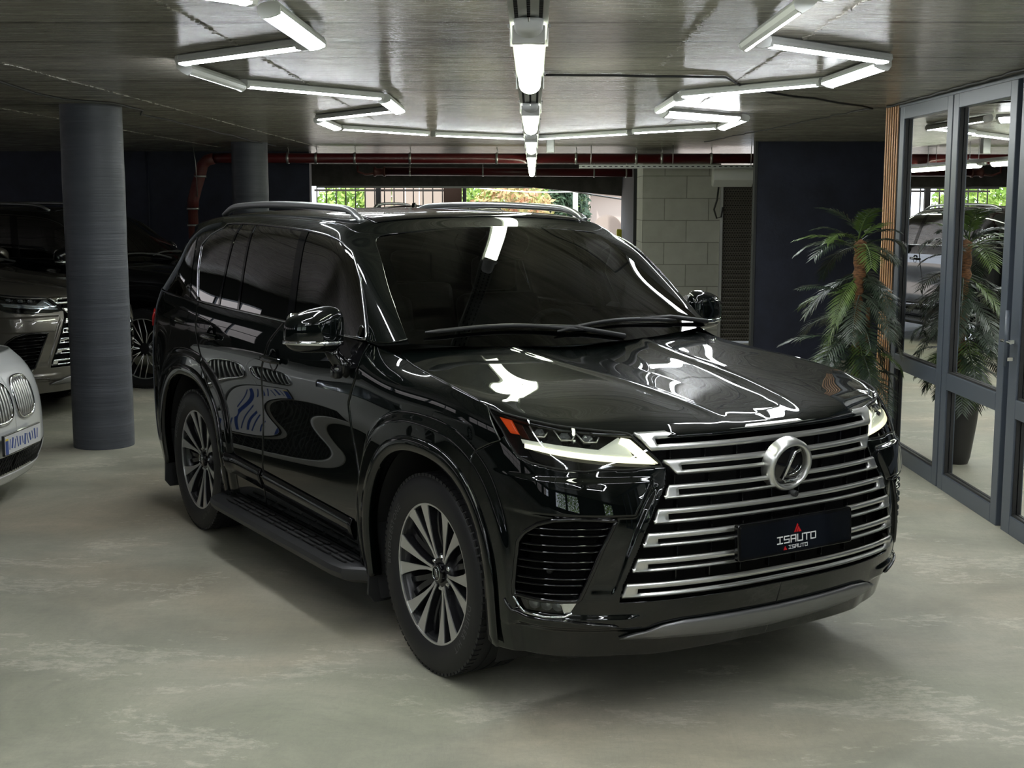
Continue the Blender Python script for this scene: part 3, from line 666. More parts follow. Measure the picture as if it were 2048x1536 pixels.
def tree(name, c, rad, h0, h1, m, nleaf, size, label, seed):
    R_ = random.Random(seed); V = []; F = []
    for i in range(nleaf):
        while True:
            p = Vector((R_.uniform(-1,1), R_.uniform(-1,1), R_.uniform(-1,1)))
            if p.length < 1: break
        p = Vector((c[0]+p.x*rad, c[1]+p.y*rad*.8, (h0+h1)/2+p.z*(h1-h0)/2))
        d = Vector((R_.gauss(0,1), R_.gauss(0,1), R_.gauss(0,1))).normalized(); e = d.orthogonal().normalized(); s = size*R_.uniform(.6, 1.3)
        k = len(V); V += [p-d*s, p+e*s*.5, p+d*s, p-e*s*.5]; F.append((k, k+1, k+2, k+3))
    t = MB(); t.tube([(c[0], c[1], 0), (c[0]+.05, c[1], h0+.5)], [.10, .06], 8); o = tag(t.obj(name, M_bark), label, 'tree')
    obj('foliage', V, F, m, o, smooth=False); return o
tree('garden_shrub', (-8.6, 38, 0), 1.6, .4, 3.4, M_l1, 2600, .11, 'light green shrub outside at the left end of the far opening', 1)
tree('garden_shrub', (-5.0, 38.5, 0), 1.3, .3, 2.8, M_l1, 2600, .11, 'light green shrub behind the bars of the black fence', 2)
tree('garden_shrub', (-1.75, 39.6, 0), 1.35, .3, 3.2, M_l1, 3000, .10, 'yellow-green bush just right of the brown gatepost', 3)
tree('flowering_shrub', (-.55, 36, 0), 1.25, .2, 2.6, M_l2, 3000, .09, 'pinkish flowering shrub in the middle of the far opening', 4)
tree('garden_shrub', (.45, 41.0, 0), 1.2, .5, 3.6, M_l1, 2200, .10, 'green tree behind the pinkish shrub', 5)
tree('conifer_tree', (1.05, 38.5, 0), .62, .2, 3.6, M_l3, 3200, .09, 'dark conifer beside the cream house', 6)
def hedge(p0, p1, h, label, seed):
    """dense clipped hedge: bumpy leafy bank between two ground points"""
    R_ = random.Random(seed); a = Vector((*p0, 0)); b = Vector((*p1, 0)); V = []; F = []; L = (b-a).length
    for i in range(int(L*260)):
        t = R_.random(); p = a.lerp(b, t)+Vector((R_.uniform(-.6, .6), R_.uniform(-.6, .6), R_.uniform(.1, 1)**.8*h))
        d = Vector((R_.gauss(0,1), R_.gauss(0,1), R_.gauss(0,1))).normalized(); e = d.orthogonal().normalized(); q = .16*R_.uniform(.6, 1.3); k = len(V)
        V += [p-d*q, p+e*q*.6, p+d*q, p-e*q*.6]; F.append((k, k+1, k+2, k+3))
    o = obj('hedge', V, F, M_l1, None, smooth=False); tag(o, label, 'hedge')
gw = MB(); gw.box((-12.6, 6, 1.45), (.25, 30, 3.0)); tag(gw.obj('garden_wall', M_housew, smooth=False), 'long rendered wall outside the strip windows on the left', 'wall')
hedge((-8, -11), (8, -11), 3.0, 'green hedge outside the openings behind the photographer', 32)
yl = MB(); yl.box((1.66, 25.6, 1.30), (.10, .05, .22)); tag(yl.obj('warning_sign', mat('yellow_plastic', (.75,.70,.03), .5), smooth=False, bevel=.02), 'small yellow tag hanging at the right edge of the far opening', 'sign')
# wall stains' cable on back wall
cable_w = MB(); cable_w.tube([(-5.62, 19.5, H), (-5.60, 19.5, 1.9), (-5.63, 19.5, 1.1)], .012, 6); tag(cable_w.obj('wall_conduit', M_navy), 'thin painted conduit running down the back left wall', 'conduit')
# ------------------------------------------------------------------ the big SUV
def auto(V, F, c=(0, 1.5, .75)):
    V = np.asarray(V); F = np.asarray(F); p = V[F]; nrm = np.cross(p[:, 2]-p[:, 0], p[:, 3]-p[:, 1]); ctr = p.mean(1)-np.array(c)
    return F[:, ::-1] if (nrm*ctr).sum() < 0 else F
def panel(name, P, m, parent, side=1, mask=None, **kw):
    V, F = grid(P, mask)
    if side < 0: V = V*np.array([-1, 1, 1])
    F = auto(V, F); return obj(name, V, F, m, parent, **kw)
ARCH_N = 2.35
def arch_r(y, z):
    r = 9.0
    for wy in WY:
        q = (np.abs(y-wy)**ARCH_N+np.maximum(z-HZ, 0)**ARCH_N)**(1/ARCH_N)
        q = np.where(z < HZ, np.abs(y-wy), q); r = np.minimum(r, q)
    return r
def side_v(y, z):
    v = np.full(np.shape(z), 3.0)
    for _ in range(14):
        f = SIDE(y, v)[..., 2]-z; g = (SIDE(y, v+1e-3)[..., 2]-z-f)/1e-3; v = v-np.clip(f/g, -.8, .8)
    return v
def side_pt(y, z, off=0.0):
    y = np.asarray(y, float); z = np.asarray(z, float); return SIDE(y, side_v(y, z), off)

yA = lambda v: np.interp(v, [0,1,2,3,4,5,6,7], [.60,.585,.60,.62,.655,.685,.60,.50])
yA0 = lambda v: np.interp(v, [0, 2, 3.4, 4.6, 5.5, 7], [.575,.60,.665,.69,.63,.60])
yB0 = lambda v: np.interp(v, [0, 1, 3, 5, 6, 7], [1.80,1.785,1.75,1.70,1.64,1.50])
yC0 = lambda v: np.interp(v, [0, 1, 2, 3, 4, 5, 6, 7], [2.34,2.34,2.36,2.42,2.52,2.64,2.74,2.78])
yF0 = lambda v: np.interp(v, [0, 4.35, 4.45, 5.30, 7], [-.40,-.40,-.41,-.555,-.425])
yE0 = lambda v: np.full(np.shape(v), 4.03)
def side_panel(f0, f1, n, nv=90, v0=0.0, v1=7.0, gap=.0025, mask=None):
    v = np.linspace(v0, v1, nv)[None, :]; s = np.linspace(0, 1, n)[:, None]
    y = (f0(v)+gap)*(1-s)+(f1(v)-gap)*s
    return SIDE(y, np.broadcast_to(v, y.shape))
keep_arch = lambda c: arch_r(c[:, 1], c[:, 2]) > .525

def strokes_text(mb, word, x0, y0, h, w, gap, th, plane):
    """square-cut lettering from straight strokes; plane(x,y)->3D, letters drawn as thin bars"""
    G = {'I': [((0,1),(1,1)),((.5,1),(.5,0)),((0,0),(1,0))], 'S': [((1,1),(0,1)),((0,1),(0,.5)),((0,.5),(1,.5)),((1,.5),(1,0)),((1,0),(0,0))],
         'A': [((0,0),(0,1)),((0,1),(1,1)),((1,1),(1,0)),((0,.45),(1,.45))], 'U': [((0,1),(0,0)),((0,0),(1,0)),((1,0),(1,1))],
         'T': [((-.1,1),(1.1,1)),((.5,1),(.5,0))], 'O': [((0,0),(0,1)),((0,1),(1,1)),((1,1),(1,0)),((1,0),(0,0))]}
    x = x0
    for ch in word:
        for (a, b) in G[ch]:
            a = (x+a[0]*w, y0+a[1]*h); b = (x+b[0]*w, y0+b[1]*h)
            d = np.array(b)-np.array(a); L = np.linalg.norm(d); d = d/L; q = np.array([-d[1], d[0]])*th/2; a = np.array(a)-d*th/2; b = np.array(b)+d*th/2
            V = [plane(*(a-q), 0), plane(*(b-q), 0), plane(*(b+q), 0), plane(*(a+q), 0)]; V += [plane(*(a-q), .001), plane(*(b-q), .001), plane(*(b+q), .001), plane(*(a+q), .001)]
            mb.add(V, [(4,5,6,7),(0,1,5,4),(1,2,6,5),(2,3,7,6),(3,0,4,7)])
        x += w+gap

def font_mesh(text, size, extrude=.0):
    cu = D.curves.new('lettering', 'FONT'); cu.body = text; cu.size = size; cu.extrude = extrude; cu.align_x = 'CENTER'; cu.space_character = 1.25
    o = D.objects.new('lettering', cu); COL.objects.link(o); dg = bpy.context.evaluated_depsgraph_get(); dg.update()
    me = o.evaluated_get(dg).to_mesh(); V = [v.co.copy() for v in me.vertices]; F = [tuple(p.vertices) for p in me.polygons]
    o.evaluated_get(dg).to_mesh_clear(); D.objects.remove(o); D.curves.remove(cu); return V, F

# --- wheels: axis along local X, outer face towards -X
def wheel_v(parent, name='wheel', spin=0.0):
    """machined six-spoke V rim; returns the rim mesh object with tire, cap, disc as children"""
    R = .288
    mb = MB()
    # barrel + outer lip (dark), lathe axis z -> map to -X
    toX = Matrix(((0,0,-1,0),(1,0,0,0),(0,1,0,0),(0,0,0,1)))   # z(out)-> -X
    face = MB()
    def V3(r, a, z): return toX @ Vector((r*math.cos(a), r*math.sin(a), z))
    barrel = [(R-.004, .118), (R+.004, .116), (R+.006, .105), (R-.006, .095), (R-.016, .06), (R-.022, -.11)]
    mb.lathe(barrel, 72, toX)
    # dark deep spokes between
    for k in range(6):
        a0 = spin+k*math.pi/3+math.pi/6
        for da in (-.115, .115):
            pts = []
            for t in np.linspace(0, 1, 5):
                r = .07+t*(R-.085); z = .055+.03*math.sin(t*2.2)-.01
                pts.append(V3(r, a0+da*(.55+.45*t), z))
            mb.tube(pts, [(.016,.010)]*5, 4)
    hub = [(0, .078), (.05, .078), (.078, .072), (.088, .05), (.088, -.02)]
    mb.lathe(hub, 36, toX)
    rim = mb.obj(name, M_rimdark, parent, sharp=40)
    # machined V arms
    def arm_poly(a0, sgn):
        # angles (rad) at radii along an arm: narrow near the hub and broad at the lip
        spec = [(.060, .0, .20), (.10, .045, .165), (.15, .078, .205), (.20, .098, .252), (.25, .108, .290), (R-.002, .115, .325)]
        return [(r, a0+sgn*i, a0+sgn*o) for r, i, o in spec]
    for k in range(6):
        a0 = spin+k*math.pi/3
        for sgn in (-1, 1):
            sp = arm_poly(a0, sgn); prof = [.083, .088, .096, .104, .111, .117]
            base = len(face.V)
            V = []; F = []
            for (r, i, o), z in zip(sp, prof):
                w = o-i; i2 = i+sgn*0; 
                V += [V3(r, i, z-.005), V3(r, i+(.0), z), V3(r, o, z), V3(r, o, z-.005)]
            for j in range(len(sp)-1):
                for q in range(3): F.append((j*4+q, j*4+q+1, (j+1)*4+q+1, (j+1)*4+q))
            F += [(0,1,2,3), tuple(len(V)-4+q for q in (3,2,1,0))]
            face.add(V, F)
    for k in range(6):
        a0 = spin+k*math.pi/3
        for sgn in (-1, 1):
            sp = arm_poly(a0, sgn); V = []; F = []
            for (r, i, o), z in zip(sp, [.076, .081, .089, .097, .104, .110]): V += [V3(r, i, z-.035), V3(r, i, z), V3(r, o, z), V3(r, o, z-.035)]
            for j in range(len(sp)-1):
                for q in range(3): F.append((j*4+q, j*4+q+1, (j+1)*4+q+1, (j+1)*4+q))
            arm = MB(); arm.add(V, F); arm.obj('spoke', M_rimdark, rim, smooth=False)
    face.lathe([(R-.006, .112), (R-.006, .1195), (R+.001, .1205), (R+.005, .117)], 72, toX)
    tag(face.obj('spoke_face', M_rim, rim, smooth=False), 'machined silver spoke face')
    cap = MB(); cap.lathe([(0, .098), (.036, .098), (.041, .094), (.043, .07)], 32, toX)
    co = cap.obj('hub_cap', M_gloss, rim, sharp=40)
    em = MB(); ring = [V3(.030*1.0, a, .0992) for a in np.linspace(0, 2*math.pi, 33)[:-1]]
    em.tube(ring, .0016, 6, closed=True)
    def E(x, y): return toX @ Vector((x, y, .0995))
    em.tube([E(.013,.017), E(.000,.017), E(-.012,-.012), E(.010,-.014)], .002, 6)
    em.obj('hub_emblem', M_chrome, rim)
    for k in range(6):
        a = spin+k*math.pi/3+math.pi/6; c = V3(.066, a, .06)
        nb = MB(); nb.lathe([(0, .022), (.006, .022), (.011, .016), (.011, 0)], 6, Matrix.Translation(c) @ toX)
        nb.obj('lug_nut', M_chrome, rim, smooth=False)
    dk = MB(); dk.lathe([(.08, -.02), (.18, -.02), (.18, -.045), (.08, -.045)], 48, toX); dk.obj('brake_disc', M_disc, rim, sharp=40)
    cal = MB(); 
    for t in np.linspace(-.35, .35, 6):
        c = V3(.165, math.pi+t, .0); cal.box(c, (.09, .055, .07))
    cal.obj('brake_caliper', M_matte, rim)
    tire_part(rim, toX)
    return rim
def tire_part(rim, toX, R=.288, letters=True):
    tr = MB(); RT = HZ
    prof = [(R-.008, .100), (R+.003, .122), (R+.018, .131), (R+.045, .138), (R+.075, .138), (RT-.030, .134), (RT-.012, .124), (RT-.004, .112)]
    V, F = lathe(prof+[(r, -z) for r, z in prof[::-1]], 96); tr.add([toX @ Vector(v) for v in V], F)
    # tread ribs and shoulder blocks
    for z in (-.075, -.028, .028, .075):
        tr.lathe([(RT-.012, z-.019), (RT-.001, z-.019), (RT, z), (RT-.001, z+.019), (RT-.012, z+.019)], 96, toX)
    for k in range(84):
        a = 2*math.pi*k/84
        for s in (-1, 1):
            c = toX @ Vector(((RT-.010)*math.cos(a), (RT-.010)*math.sin(a), s*.1085))
            rot = (toX.to_3x3() @ Matrix.Rotation(a, 3, 'Z')); tr.box(c, (.018, .0215, .032), rot)
    t = tr.obj('tire', M_tire, rim, sharp=30)
    if letters:
        for word, ang, size in (('BRIDGESTONE', math.radians(20), .038), ('DUELER H/T', math.radians(208), .038)):
            V, F = font_mesh(word, size)
            out = []
            for v in V:
                r = R+.038+v.y+.0; a = ang+v.x/(R+.05)
                zz = .1395 if r < R+.08 else .138
                out.append(toX @ Vector((r*math.cos(a), r*math.sin(a), zz)))
            tag(obj('tire_lettering', out, F, M_tiretext, rim, smooth=False), 'raised lettering on the tire sidewall')
    return t
def wheel_mesh(parent, name='wheel'):
    """thin crossing ten-spoke rim for the black SUV at the back"""
    R = .31; toX = Matrix(((0,0,-1,0),(1,0,0,0),(0,1,0,0),(0,0,0,1)))
    mb = MB(); mb.lathe([(R-.004, .118), (R+.004, .116), (R+.006, .105), (R-.02, .06), (R-.02, -.1)], 64, toX); mb.lathe([(0,.09),(.05,.09),(.07,.07),(.07,0)], 24, toX)
    rim = mb.obj(name, M_rimdark, parent, sharp=40)
    f = MB()
    def V3(r, a, z): return toX @ Vector((r*math.cos(a), r*math.sin(a), z))
    for k in range(10):
        a = 2*math.pi*k/10
        for s in (-1, 1):
            f.tube([V3(.06, a, .09), V3(.16, a+s*.10, .098), V3(R-.003, a+s*(.30 if k % 2 else .12), .112)], [.0055, .005, .0065], 4)
    f.lathe([(R-.006, .112), (R-.006, .1195), (R+.001, .1205), (R+.005, .117)], 64, toX)
    tag(f.obj('spoke_face', M_rim, rim), 'thin silver crossing spokes')
    tire_part(rim, toX, R, False); return rim

def build_suv():
    root = empty('sport_utility_vehicle')
    # ---------------- lower body sides
    for sd in (-1, 1):
        P = side_panel(yF0, yA0, 110)
        def m_f(c): 
            ok = keep_arch(c); return ok
        panel('front_fender', P, M_paint, root, sd, m_f, solid=.006)
        for nm, a, b in (('front_door', yA0, yB0), ('rear_door', yB0, yC0)):
            P = side_panel(a, b, 80, v0=.15); dr = panel(nm, P, M_paint, root, sd, keep_arch, solid=.006)
            # handle: cupped recess, bar and end caps
            yc = 1.545 if nm == 'front_door' else 2.455; zc = 1.135 if nm == 'front_door' else 1.175
            h = MB(); yy = np.linspace(-.115, .115, 13)
            off = .034*(1-(yy/.125)**4)+.004
            pts = side_pt(yc+yy, np.full(13, zc)+.004*0, off.reshape(-1))
            pts = [(p[0]*sd, p[1], p[2]) for p in pts]
            rr = [(.017*(.75+.25*math.cos(y/.115*1.4)), .012) for y in yy]
            h.tube(pts, rr, 10, flat=(0, 0, 1))
            h.obj('door_handle', M_paint, dr, sharp=50)
            cup = MB(); cc = side_pt(yc, zc, .003)
            V, F = lathe([(.0, -.012), (.03, -.010), (.046, .0), (.055, .0015)], 28)
            Mx = Matrix.Translation((cc[0]*sd, cc[1], cc[2])) @ Matrix.Rotation(math.radians(90*sd), 4, 'Y')
            cup.add([Mx @ Vector(v) for v in V], F); cup.obj('handle_recess', M_gloss, dr)
            # lower gloss moulding
            if nm == 'front_door':
                yy = np.linspace(.70, 1.77, 30)
            else: yy = np.linspace(1.79, 2.28, 16)
            top = side_pt(yy, np.interp(yy, [.7, 2.3], [.50, .56]), .006); bt = side_pt(yy, np.interp(yy, [.7, 2.3], [.40, .45]), .006)
            mid = side_pt(yy, np.interp(yy, [.7, 2.3], [.47, .53]), .020)
            Pm = np.stack([top, mid, (mid+bt)/2+np.array([.002,0,0]), bt], 1)
            panel('door_moulding', Pm, M_gloss, dr, sd, solid=.003)
        P = side_panel(yC0, yE0, 110); panel('rear_quarter_panel', P, M_paint, root, sd, keep_arch, solid=.006)
        # arch mouldings and wheel-well liners
        for wy in WY:
            ang = np.linspace(math.radians(-15 if wy == 0 else -12), math.radians(194), 70)
            rows_ = []
            for rr, off in ((.503, -.045), (.503, .004), (.507, .009), (.535, .0105), (.560, .0095), (.565, .0005)):
                q = []
                for a in ang:
                    ca, sa = math.cos(a), math.sin(a)
                    if sa > 0:
                        k = (abs(ca)**ARCH_N+sa**ARCH_N)**(1/ARCH_N); y = wy+rr*ca/k; z = HZ+rr*sa/k
                    else: y = wy+math.copysign(rr, ca)-math.copysign(.0, ca); z = HZ+rr*sa*1.0
                    q.append((y, z, off))
                q = np.array(q); rows_.append(side_pt(q[:, 0], q[:, 1], q[:, 2]))
            P = np.stack(rows_, 1); 
            am = panel('wheel_arch_trim', P, M_paint, root, sd, solid=.003)
            w = MB(); V = []; F = []
            aa = np.linspace(math.radians(-25), math.radians(205), 40)
            for i, a in enumerate(aa):
                for x in (.93, .78, .56): V.append((x*sd, wy+.53*math.cos(a), HZ+.53*math.sin(a)*1.02))
            for i in range(39):
                for j in range(2): F.append((i*3+j, i*3+j+1, i*3+j+4, i*3+j+3))
            w.add(V, F); V = [(.56*sd, wy, HZ)]+[(.56*sd, wy+.54*math.cos(a), HZ+.54*math.sin(a)) for a in aa]
            w.add(V, [(0, i, i+1) for i in range(1, 40)])
            w.obj('wheel_well_liner', M_under, root)
            # mud flap
            fl = MB(); yb = wy+.515
            fl.prism([(.70, .16), (.945, .16), (.975, .20), (.965, .52), (.70, .52)], yb, yb+.012, Matrix(((sd,0,0,0),(0,0,1,0),(0,1,0,0),(0,0,0,1))))
            fl.obj('mud_flap', M_matte, root, smooth=False, bevel=.004)
        # sill and running board
        s = MB(); yy = np.linspace(.60, 2.36, 24)
        P = np.stack([side_pt(yy, np.full(24, .335), .004), side_pt(yy, np.full(24, .30), -.002), side_pt(yy, np.full(24, .285), -.09)], 1)
        panel('sill', P, M_matte, root, sd)
        rb = MB(); yy = np.linspace(.52, 2.42, 20)
        prof = [(.80, .300), (1.035, .312), (1.062, .303), (1.070, .282), (1.060, .255), (1.02, .238), (.80, .245)]
        V = []; F = []
        for i, y in enumerate(yy):
            e = min(1, (y-.50)/.16, (2.44-y)/.16); e = 1-(1-max(e, 0))**1.7
            for (x, z) in prof: V.append((sd*(.80+(x-.80)*(.45+.55*e)), y, z))
        k = len(prof)
        for i in range(19):
            for j in range(k): F.append((i*k+j, i*k+(j+1) % k, (i+1)*k+(j+1) % k, (i+1)*k+j))
        F += [tuple(range(k)), tuple(range(19*k, 20*k))]
        rb.add(V, F); rbo = rb.obj('running_board', M_matte, root, sharp=35)
        tread = MB()
        for j in range(4):
            for y in np.arange(.74, 2.22, .17):
                tread.box((sd*(.90+.036*j), y+.0, .3135+.0018*j), (.016, .135, .008))
        tread.obj('tread_strips', M_rubber_black, rbo, smooth=False, bevel=.002)
    # ---------------- hood
    fe = [(0,-.985),(.15,-.983),(.3,-.972),(.45,-.94),(.593,-.872),(.725,-.800),(.813,-.723),(.871,-.634),(.915,-.515),(.931,-.44)]
    fe_d = np.r_[0, np.cumsum(np.linalg.norm(np.diff(np.array(fe), axis=0), axis=1))]
    re = [(0,.345),(.2,.350),(.4,.372),(.6,.41),(.75,.45),(.835,.49),(.868,.47)]
    xs_pts = ([-.46,-.3,-.1,0,.15,.25,.35,.42,.50], [.931,.929,.915,.905,.893,.882,.866,.85,.80])
    na, nb = 121, 90
    V = np.zeros((na, nb, 3))
    A = lerp_poly(fe, na)
    Re = lerp_poly([(0,.345),(.2,.350),(.4,.372),(.6,.41),(.75,.445),(.80,.462),(.835,.462)], na)
    b = np.linspace(0, 1, nb)
    for i in range(na):
        a = i/(na-1)
        y = A[i, 1]*(1-b)+Re[i, 1]*b
        x = A[i, 0]*(1-b)+Re[i, 0]*b
        # keep the outer edge on the shut line
        edge = np.interp(y, *xs_pts); lin_edge = A[-1, 0]*(1-b)+Re[-1, 0]*b
        x = x+(np.interp(y, *xs_pts)-lin_edge)*a**2.0*0.0+ (edge-lin_edge)*a**1.5
        H = HOOD(np.clip(x, 0, 1), y)
        z = H[:, 2]
        # ridges either side of the sunken centre
        rx = .20+.17*(y+.9)/1.3
        z = z+.007*np.exp(-((x-rx)/.030)**2)*sst(-.97,-.75,y)
        # meet the fender and lamp line along the edge
        V[i, :, 0] = x; V[i, :, 1] = y; V[i, :, 2] = z
    # blend outer border to the fender shoulder height
    side_edge = SIDE(V[-1, :, 1], np.full(nb, 7.0))[:, 2]; dz = side_edge-V[-1, :, 2]
    for i in range(na):
        w = max(0, (i/(na-1)-.62)/.38); V[i, :, 2] += dz*w*w*(3-2*w)*sst(-.55,-.40,V[i, :, 1])
    # front border follows the lamp/grille top, rounded lip
    fz_edge = np.array([np.interp(x, [0,.3,.5,.593,.725,.813,.871,.918,.931], [1.098,1.098,1.098,1.100,1.112,1.122,1.134,1.149,1.158]) for x in V[:, 0, 0]])
    for i in range(na):
        d0 = fz_edge[i]-V[i, 0, 2]; t = np.clip((V[i, :, 1]-V[i, 0, 1])/.22, 0, 1); V[i, :, 2] += d0*(1-t)**2
        V[i, :, 2] -= .030*np.exp(-((V[i, :, 1]-V[i, 0, 1])/.028)**1.0)*.8
    full = np.concatenate([(V*np.array([-1, 1, 1]))[::-1], V[1:]], 0)
    Vh, Fh = grid(full); obj('hood', Vh, auto(Vh, Fh, (0, -.2, .2)), M_paint, root, solid=.012)
    # black cowl under wipers
    c = MB(); xs = np.linspace(-.84, .84, 41)
    Vc = []; Fc = []
    for x in xs:
        y0 = np.interp(abs(x), [p[0] for p in re], [p[1] for p in re])-.01; zt = float(HOOD(min(abs(x), .85), y0)[2])-.03
        Vc += [(x, y0, zt), (x, y0+.10, zt+.0)]
    Fc = [(i*2, i*2+1, i*2+3, i*2+2) for i in range(40)]
    c.add(Vc, Fc); c.obj('cowl_panel', M_matte, root)
    # ---------------- windscreen
    def ws(sx, t, off=0.0):
        sx = np.asarray(sx, float); t = np.asarray(t, float)
        E = GREEN(np.zeros(t.shape), t*4.0); a = np.abs(sx)[..., None]**2.1
        Cc = np.stack([0*t, .30+(1.020-.30)*t, 1.300+(1.790-1.300)*t+.038*np.sin(t*math.pi)], -1)
        P = Cc+(E-Cc)*a; P[..., 0] = E[..., 0]*sx; P[..., 1] -= off*.8; P[..., 2] += off*.6; return P
    S_, T_ = np.meshgrid(np.linspace(-1, 1, 61), np.linspace(-.04, 1, 31), indexing='ij')
    Pw = ws(S_, T_); Vw, Fw = grid(Pw); wso = obj('windshield', Vw, auto(Vw, Fw, (0, 1.5, 1)), M_carglass, root)
    fr = MB()   # black ceramic border
    for s0, s1, t0, t1 in ((-1, 1, -.04, .085), (-1, 1, .93, 1.0), (-1, -.94, .0, 1), (.94, 1, 0, 1)):
        a, b2 = np.meshgrid(np.linspace(s0, s1, 41 if s1-s0 > 1 else 5), np.linspace(t0, t1, 31 if t1-t0 > .5 else 4), indexing='ij')
        v, f = grid(ws(a, b2, -.004)); fr.add(v, auto(v, f, (0, 1.5, 1)))
    tag(fr.obj('windshield_border', M_gloss, wso), 'black border around the glass')
    # wipers
    for x0, x1, tp in ((-.74, .02, .03), (-.12, .62, .03)):
        wm = MB(); sx = np.linspace(x0/.815, x1/.815, 14)
        tt = .035+.05*np.sin(np.linspace(0, math.pi, 14))
        pts = [tuple(p) for p in ws(sx, tt, .022)]
        wm.tube(pts, [.004]+[.009]*12+[.004], 6)
        m5 = pts[8]; piv = ws(np.array([(x1+.22)/.815]), np.array([-.02]), .01)[0]
        wm.tube([tuple(piv), ((m5[0]+piv[0])/2, (m5[1]+piv[1])/2, (m5[2]+piv[2])/2+.018), m5], [.013, .010, .008], 6)
        wm.obj('windshield_wiper', M_matte, root)
    # ---------------- greenhouse: pillars, roof and glass
    lo = lambda u: np.interp(u, [0, 1, 1.6, 2.4, 3.4, 4.5, 5.6, 6.3], [.12, .0, -.02, -.02, .02, .07, .14, .14])
    hi = lambda u: np.interp(u, [.9, 1.45, 2.4, 3.5, 4.14, 4.62, 4.85, 5.2, 5.6, 6.2], [3.12, 3.71, 3.85, 3.98, 4.02, 3.9, 3.8, 3.55, 3.15, 2.6])
    fr_u = lambda v: np.interp(v, [0, .3, 1.9, 3.1, 3.72, 4.2], [.99, .95, .81, .90, 1.35, 2.0])     # front edge of the glass
    rr_u = lambda v: np.interp(v, [0, .2, 1.3, 2.4, 3.1, 3.9, 4.05], [4.45, 4.55, 4.74, 4.84, 4.62, 4.22, 4.1])   # rear edge of side glass
    q0_u = lambda v: np.interp(v, [0, .2, 1.3, 2.4, 3.2], [4.86, 4.86, 5.02, 5.14, 5.30])
    q1_u = lambda v: np.interp(v, [0, 1.8, 2.9, 3.2], [6.15, 6.05, 5.65, 5.32])
    for sd in (-1, 1):
        uu = np.linspace(0, 8, 420); vv = np.linspace(-.02, 4.6, 130)
        U, Vv = np.meshgrid(uu, vv, indexing='ij'); P = GREEN(U, Vv)
        Uc = (U[:-1, :-1]+U[1:, 1:])/2; Vc2 = (Vv[:-1, :-1]+Vv[1:, 1:])/2; Uc, Vc2 = Uc.ravel(), Vc2.ravel()
        hole = (Uc > fr_u(Vc2)+.03) & (Uc < rr_u(Vc2)-.03) & (Vc2 > .1) & (Vc2 < hi(Uc)-.06)
        hole &= ~((np.abs(Uc-np.interp(Vc2, [0, 4], [2.19, 2.46])) < .06) | (np.abs(Uc-np.interp(Vc2, [0, 4], [3.65, 3.72])) < .03))
        hq = (Uc > q0_u(Vc2)+.03) & (Uc < q1_u(Vc2)-.04) & (Vc2 > .2) & (Vc2 < 3.1)
        V, F = grid(P); F = F[~(hole | hq)]
        if sd < 0: V = V*np.array([-1, 1, 1])
        obj('cabin_pillars', V, auto(V, F, (0, 2, 1.2)), M_paint, root, solid=.01)
        # glass panes laid over the openings, each bounded by its own edges
        def pane(name, u0f, u1f, hif=hi, lof=lambda u: np.full(np.shape(u), .05), n=30, m2=30, off=.003):
            t = np.linspace(0, 1, m2)[None, :]; s = np.linspace(0, 1, n)[:, None]
            v = 4.0*t; 
            for _ in range(6):
                u = u0f(v)*(1-s)+u1f(v)*s; v = lof(u)*(1-t)+hif(u)*t
            o = panel(name, GREEN(u, v, off), M_tint, root, sd); return o
        Bf = lambda d: (lambda v: np.interp(v, [0, 4], [2.19+d, 2.46+d]))
        Cf = lambda d: (lambda v: np.interp(v, [-1, 0, 4], [3.37+d, 3.37+d, 3.50+d]))
        C2 = lambda d: (lambda v: np.interp(v, [-1, 0, 4], [3.86+d, 3.86+d, 3.86+d]))
        pane('front_door_window', fr_u, Bf(-.07)); pane('rear_door_window', Bf(.07), Cf(-.02))
        pane('fixed_door_window', Cf(.035), C2(-.02)); pane('rear_side_window', C2(.035), rr_u)
        pane('rear_quarter_window', q0_u, q1_u, hif=lambda u: np.full(np.shape(u), 3.15), off=.004)
        # pillar strips in gloss black
        for nm, a, b3 in (('pillar_cover', Bf(-.065), Bf(.065)), ('pillar_cover', Cf(-.015), Cf(.03)), ('pillar_cover', C2(-.015), C2(.03))):
            o = pane(nm, a, b3, n=4, off=.006); o.data.materials[0] = M_gloss
        # chrome line round the side glass
        e = .0
        ub = np.linspace(1.0, 4.45, 60); path = [(u, 0.02+.0*u) for u in ub]
        path += [(float(rr_u(v)), v) for v in np.linspace(.1, 3.7, 26)]
        path += [(u, float(hi(u))) for u in np.linspace(4.3, 1.45, 50)]
        path += [(float(fr_u(v)), v) for v in np.linspace(3.6, .15, 30)]
        pa = np.array(path); Pt = GREEN(pa[:, 0], pa[:, 1], .006)
        Pt = [(p[0]*sd, p[1], p[2]) for p in Pt]
        tm = MB(); tm.tube(Pt, [(.0065, .0045)]*len(Pt), 8, closed=True); tm.obj('window_trim', M_darkchrome, root)
    uu = np.linspace(0, 8, 150); vv = np.linspace(4.6, 7, 40); U, Vv = np.meshgrid(uu, vv, indexing='ij'); P = GREEN(U, Vv)
    Pf = np.concatenate([P, (P*np.array([-1, 1, 1]))[:, ::-1][:, 1:]], 1); V, F = grid(Pf)
    roof = obj('roof', V, auto(V, F, (0, 2, 1.2)), M_paint, root, solid=.01)
    U, Vv = np.meshgrid(np.linspace(1.15, 2.2, 20), np.linspace(5.3, 7, 20), indexing='ij'); P = GREEN(U, Vv, .004)
    Pf = np.concatenate([P, (P*np.array([-1, 1, 1]))[:, ::-1][:, 1:]], 1); V, F = grid(Pf)
    obj('sunroof', V, auto(V, F, (0, 2, 1.2)), M_gloss, roof, solid=.004)
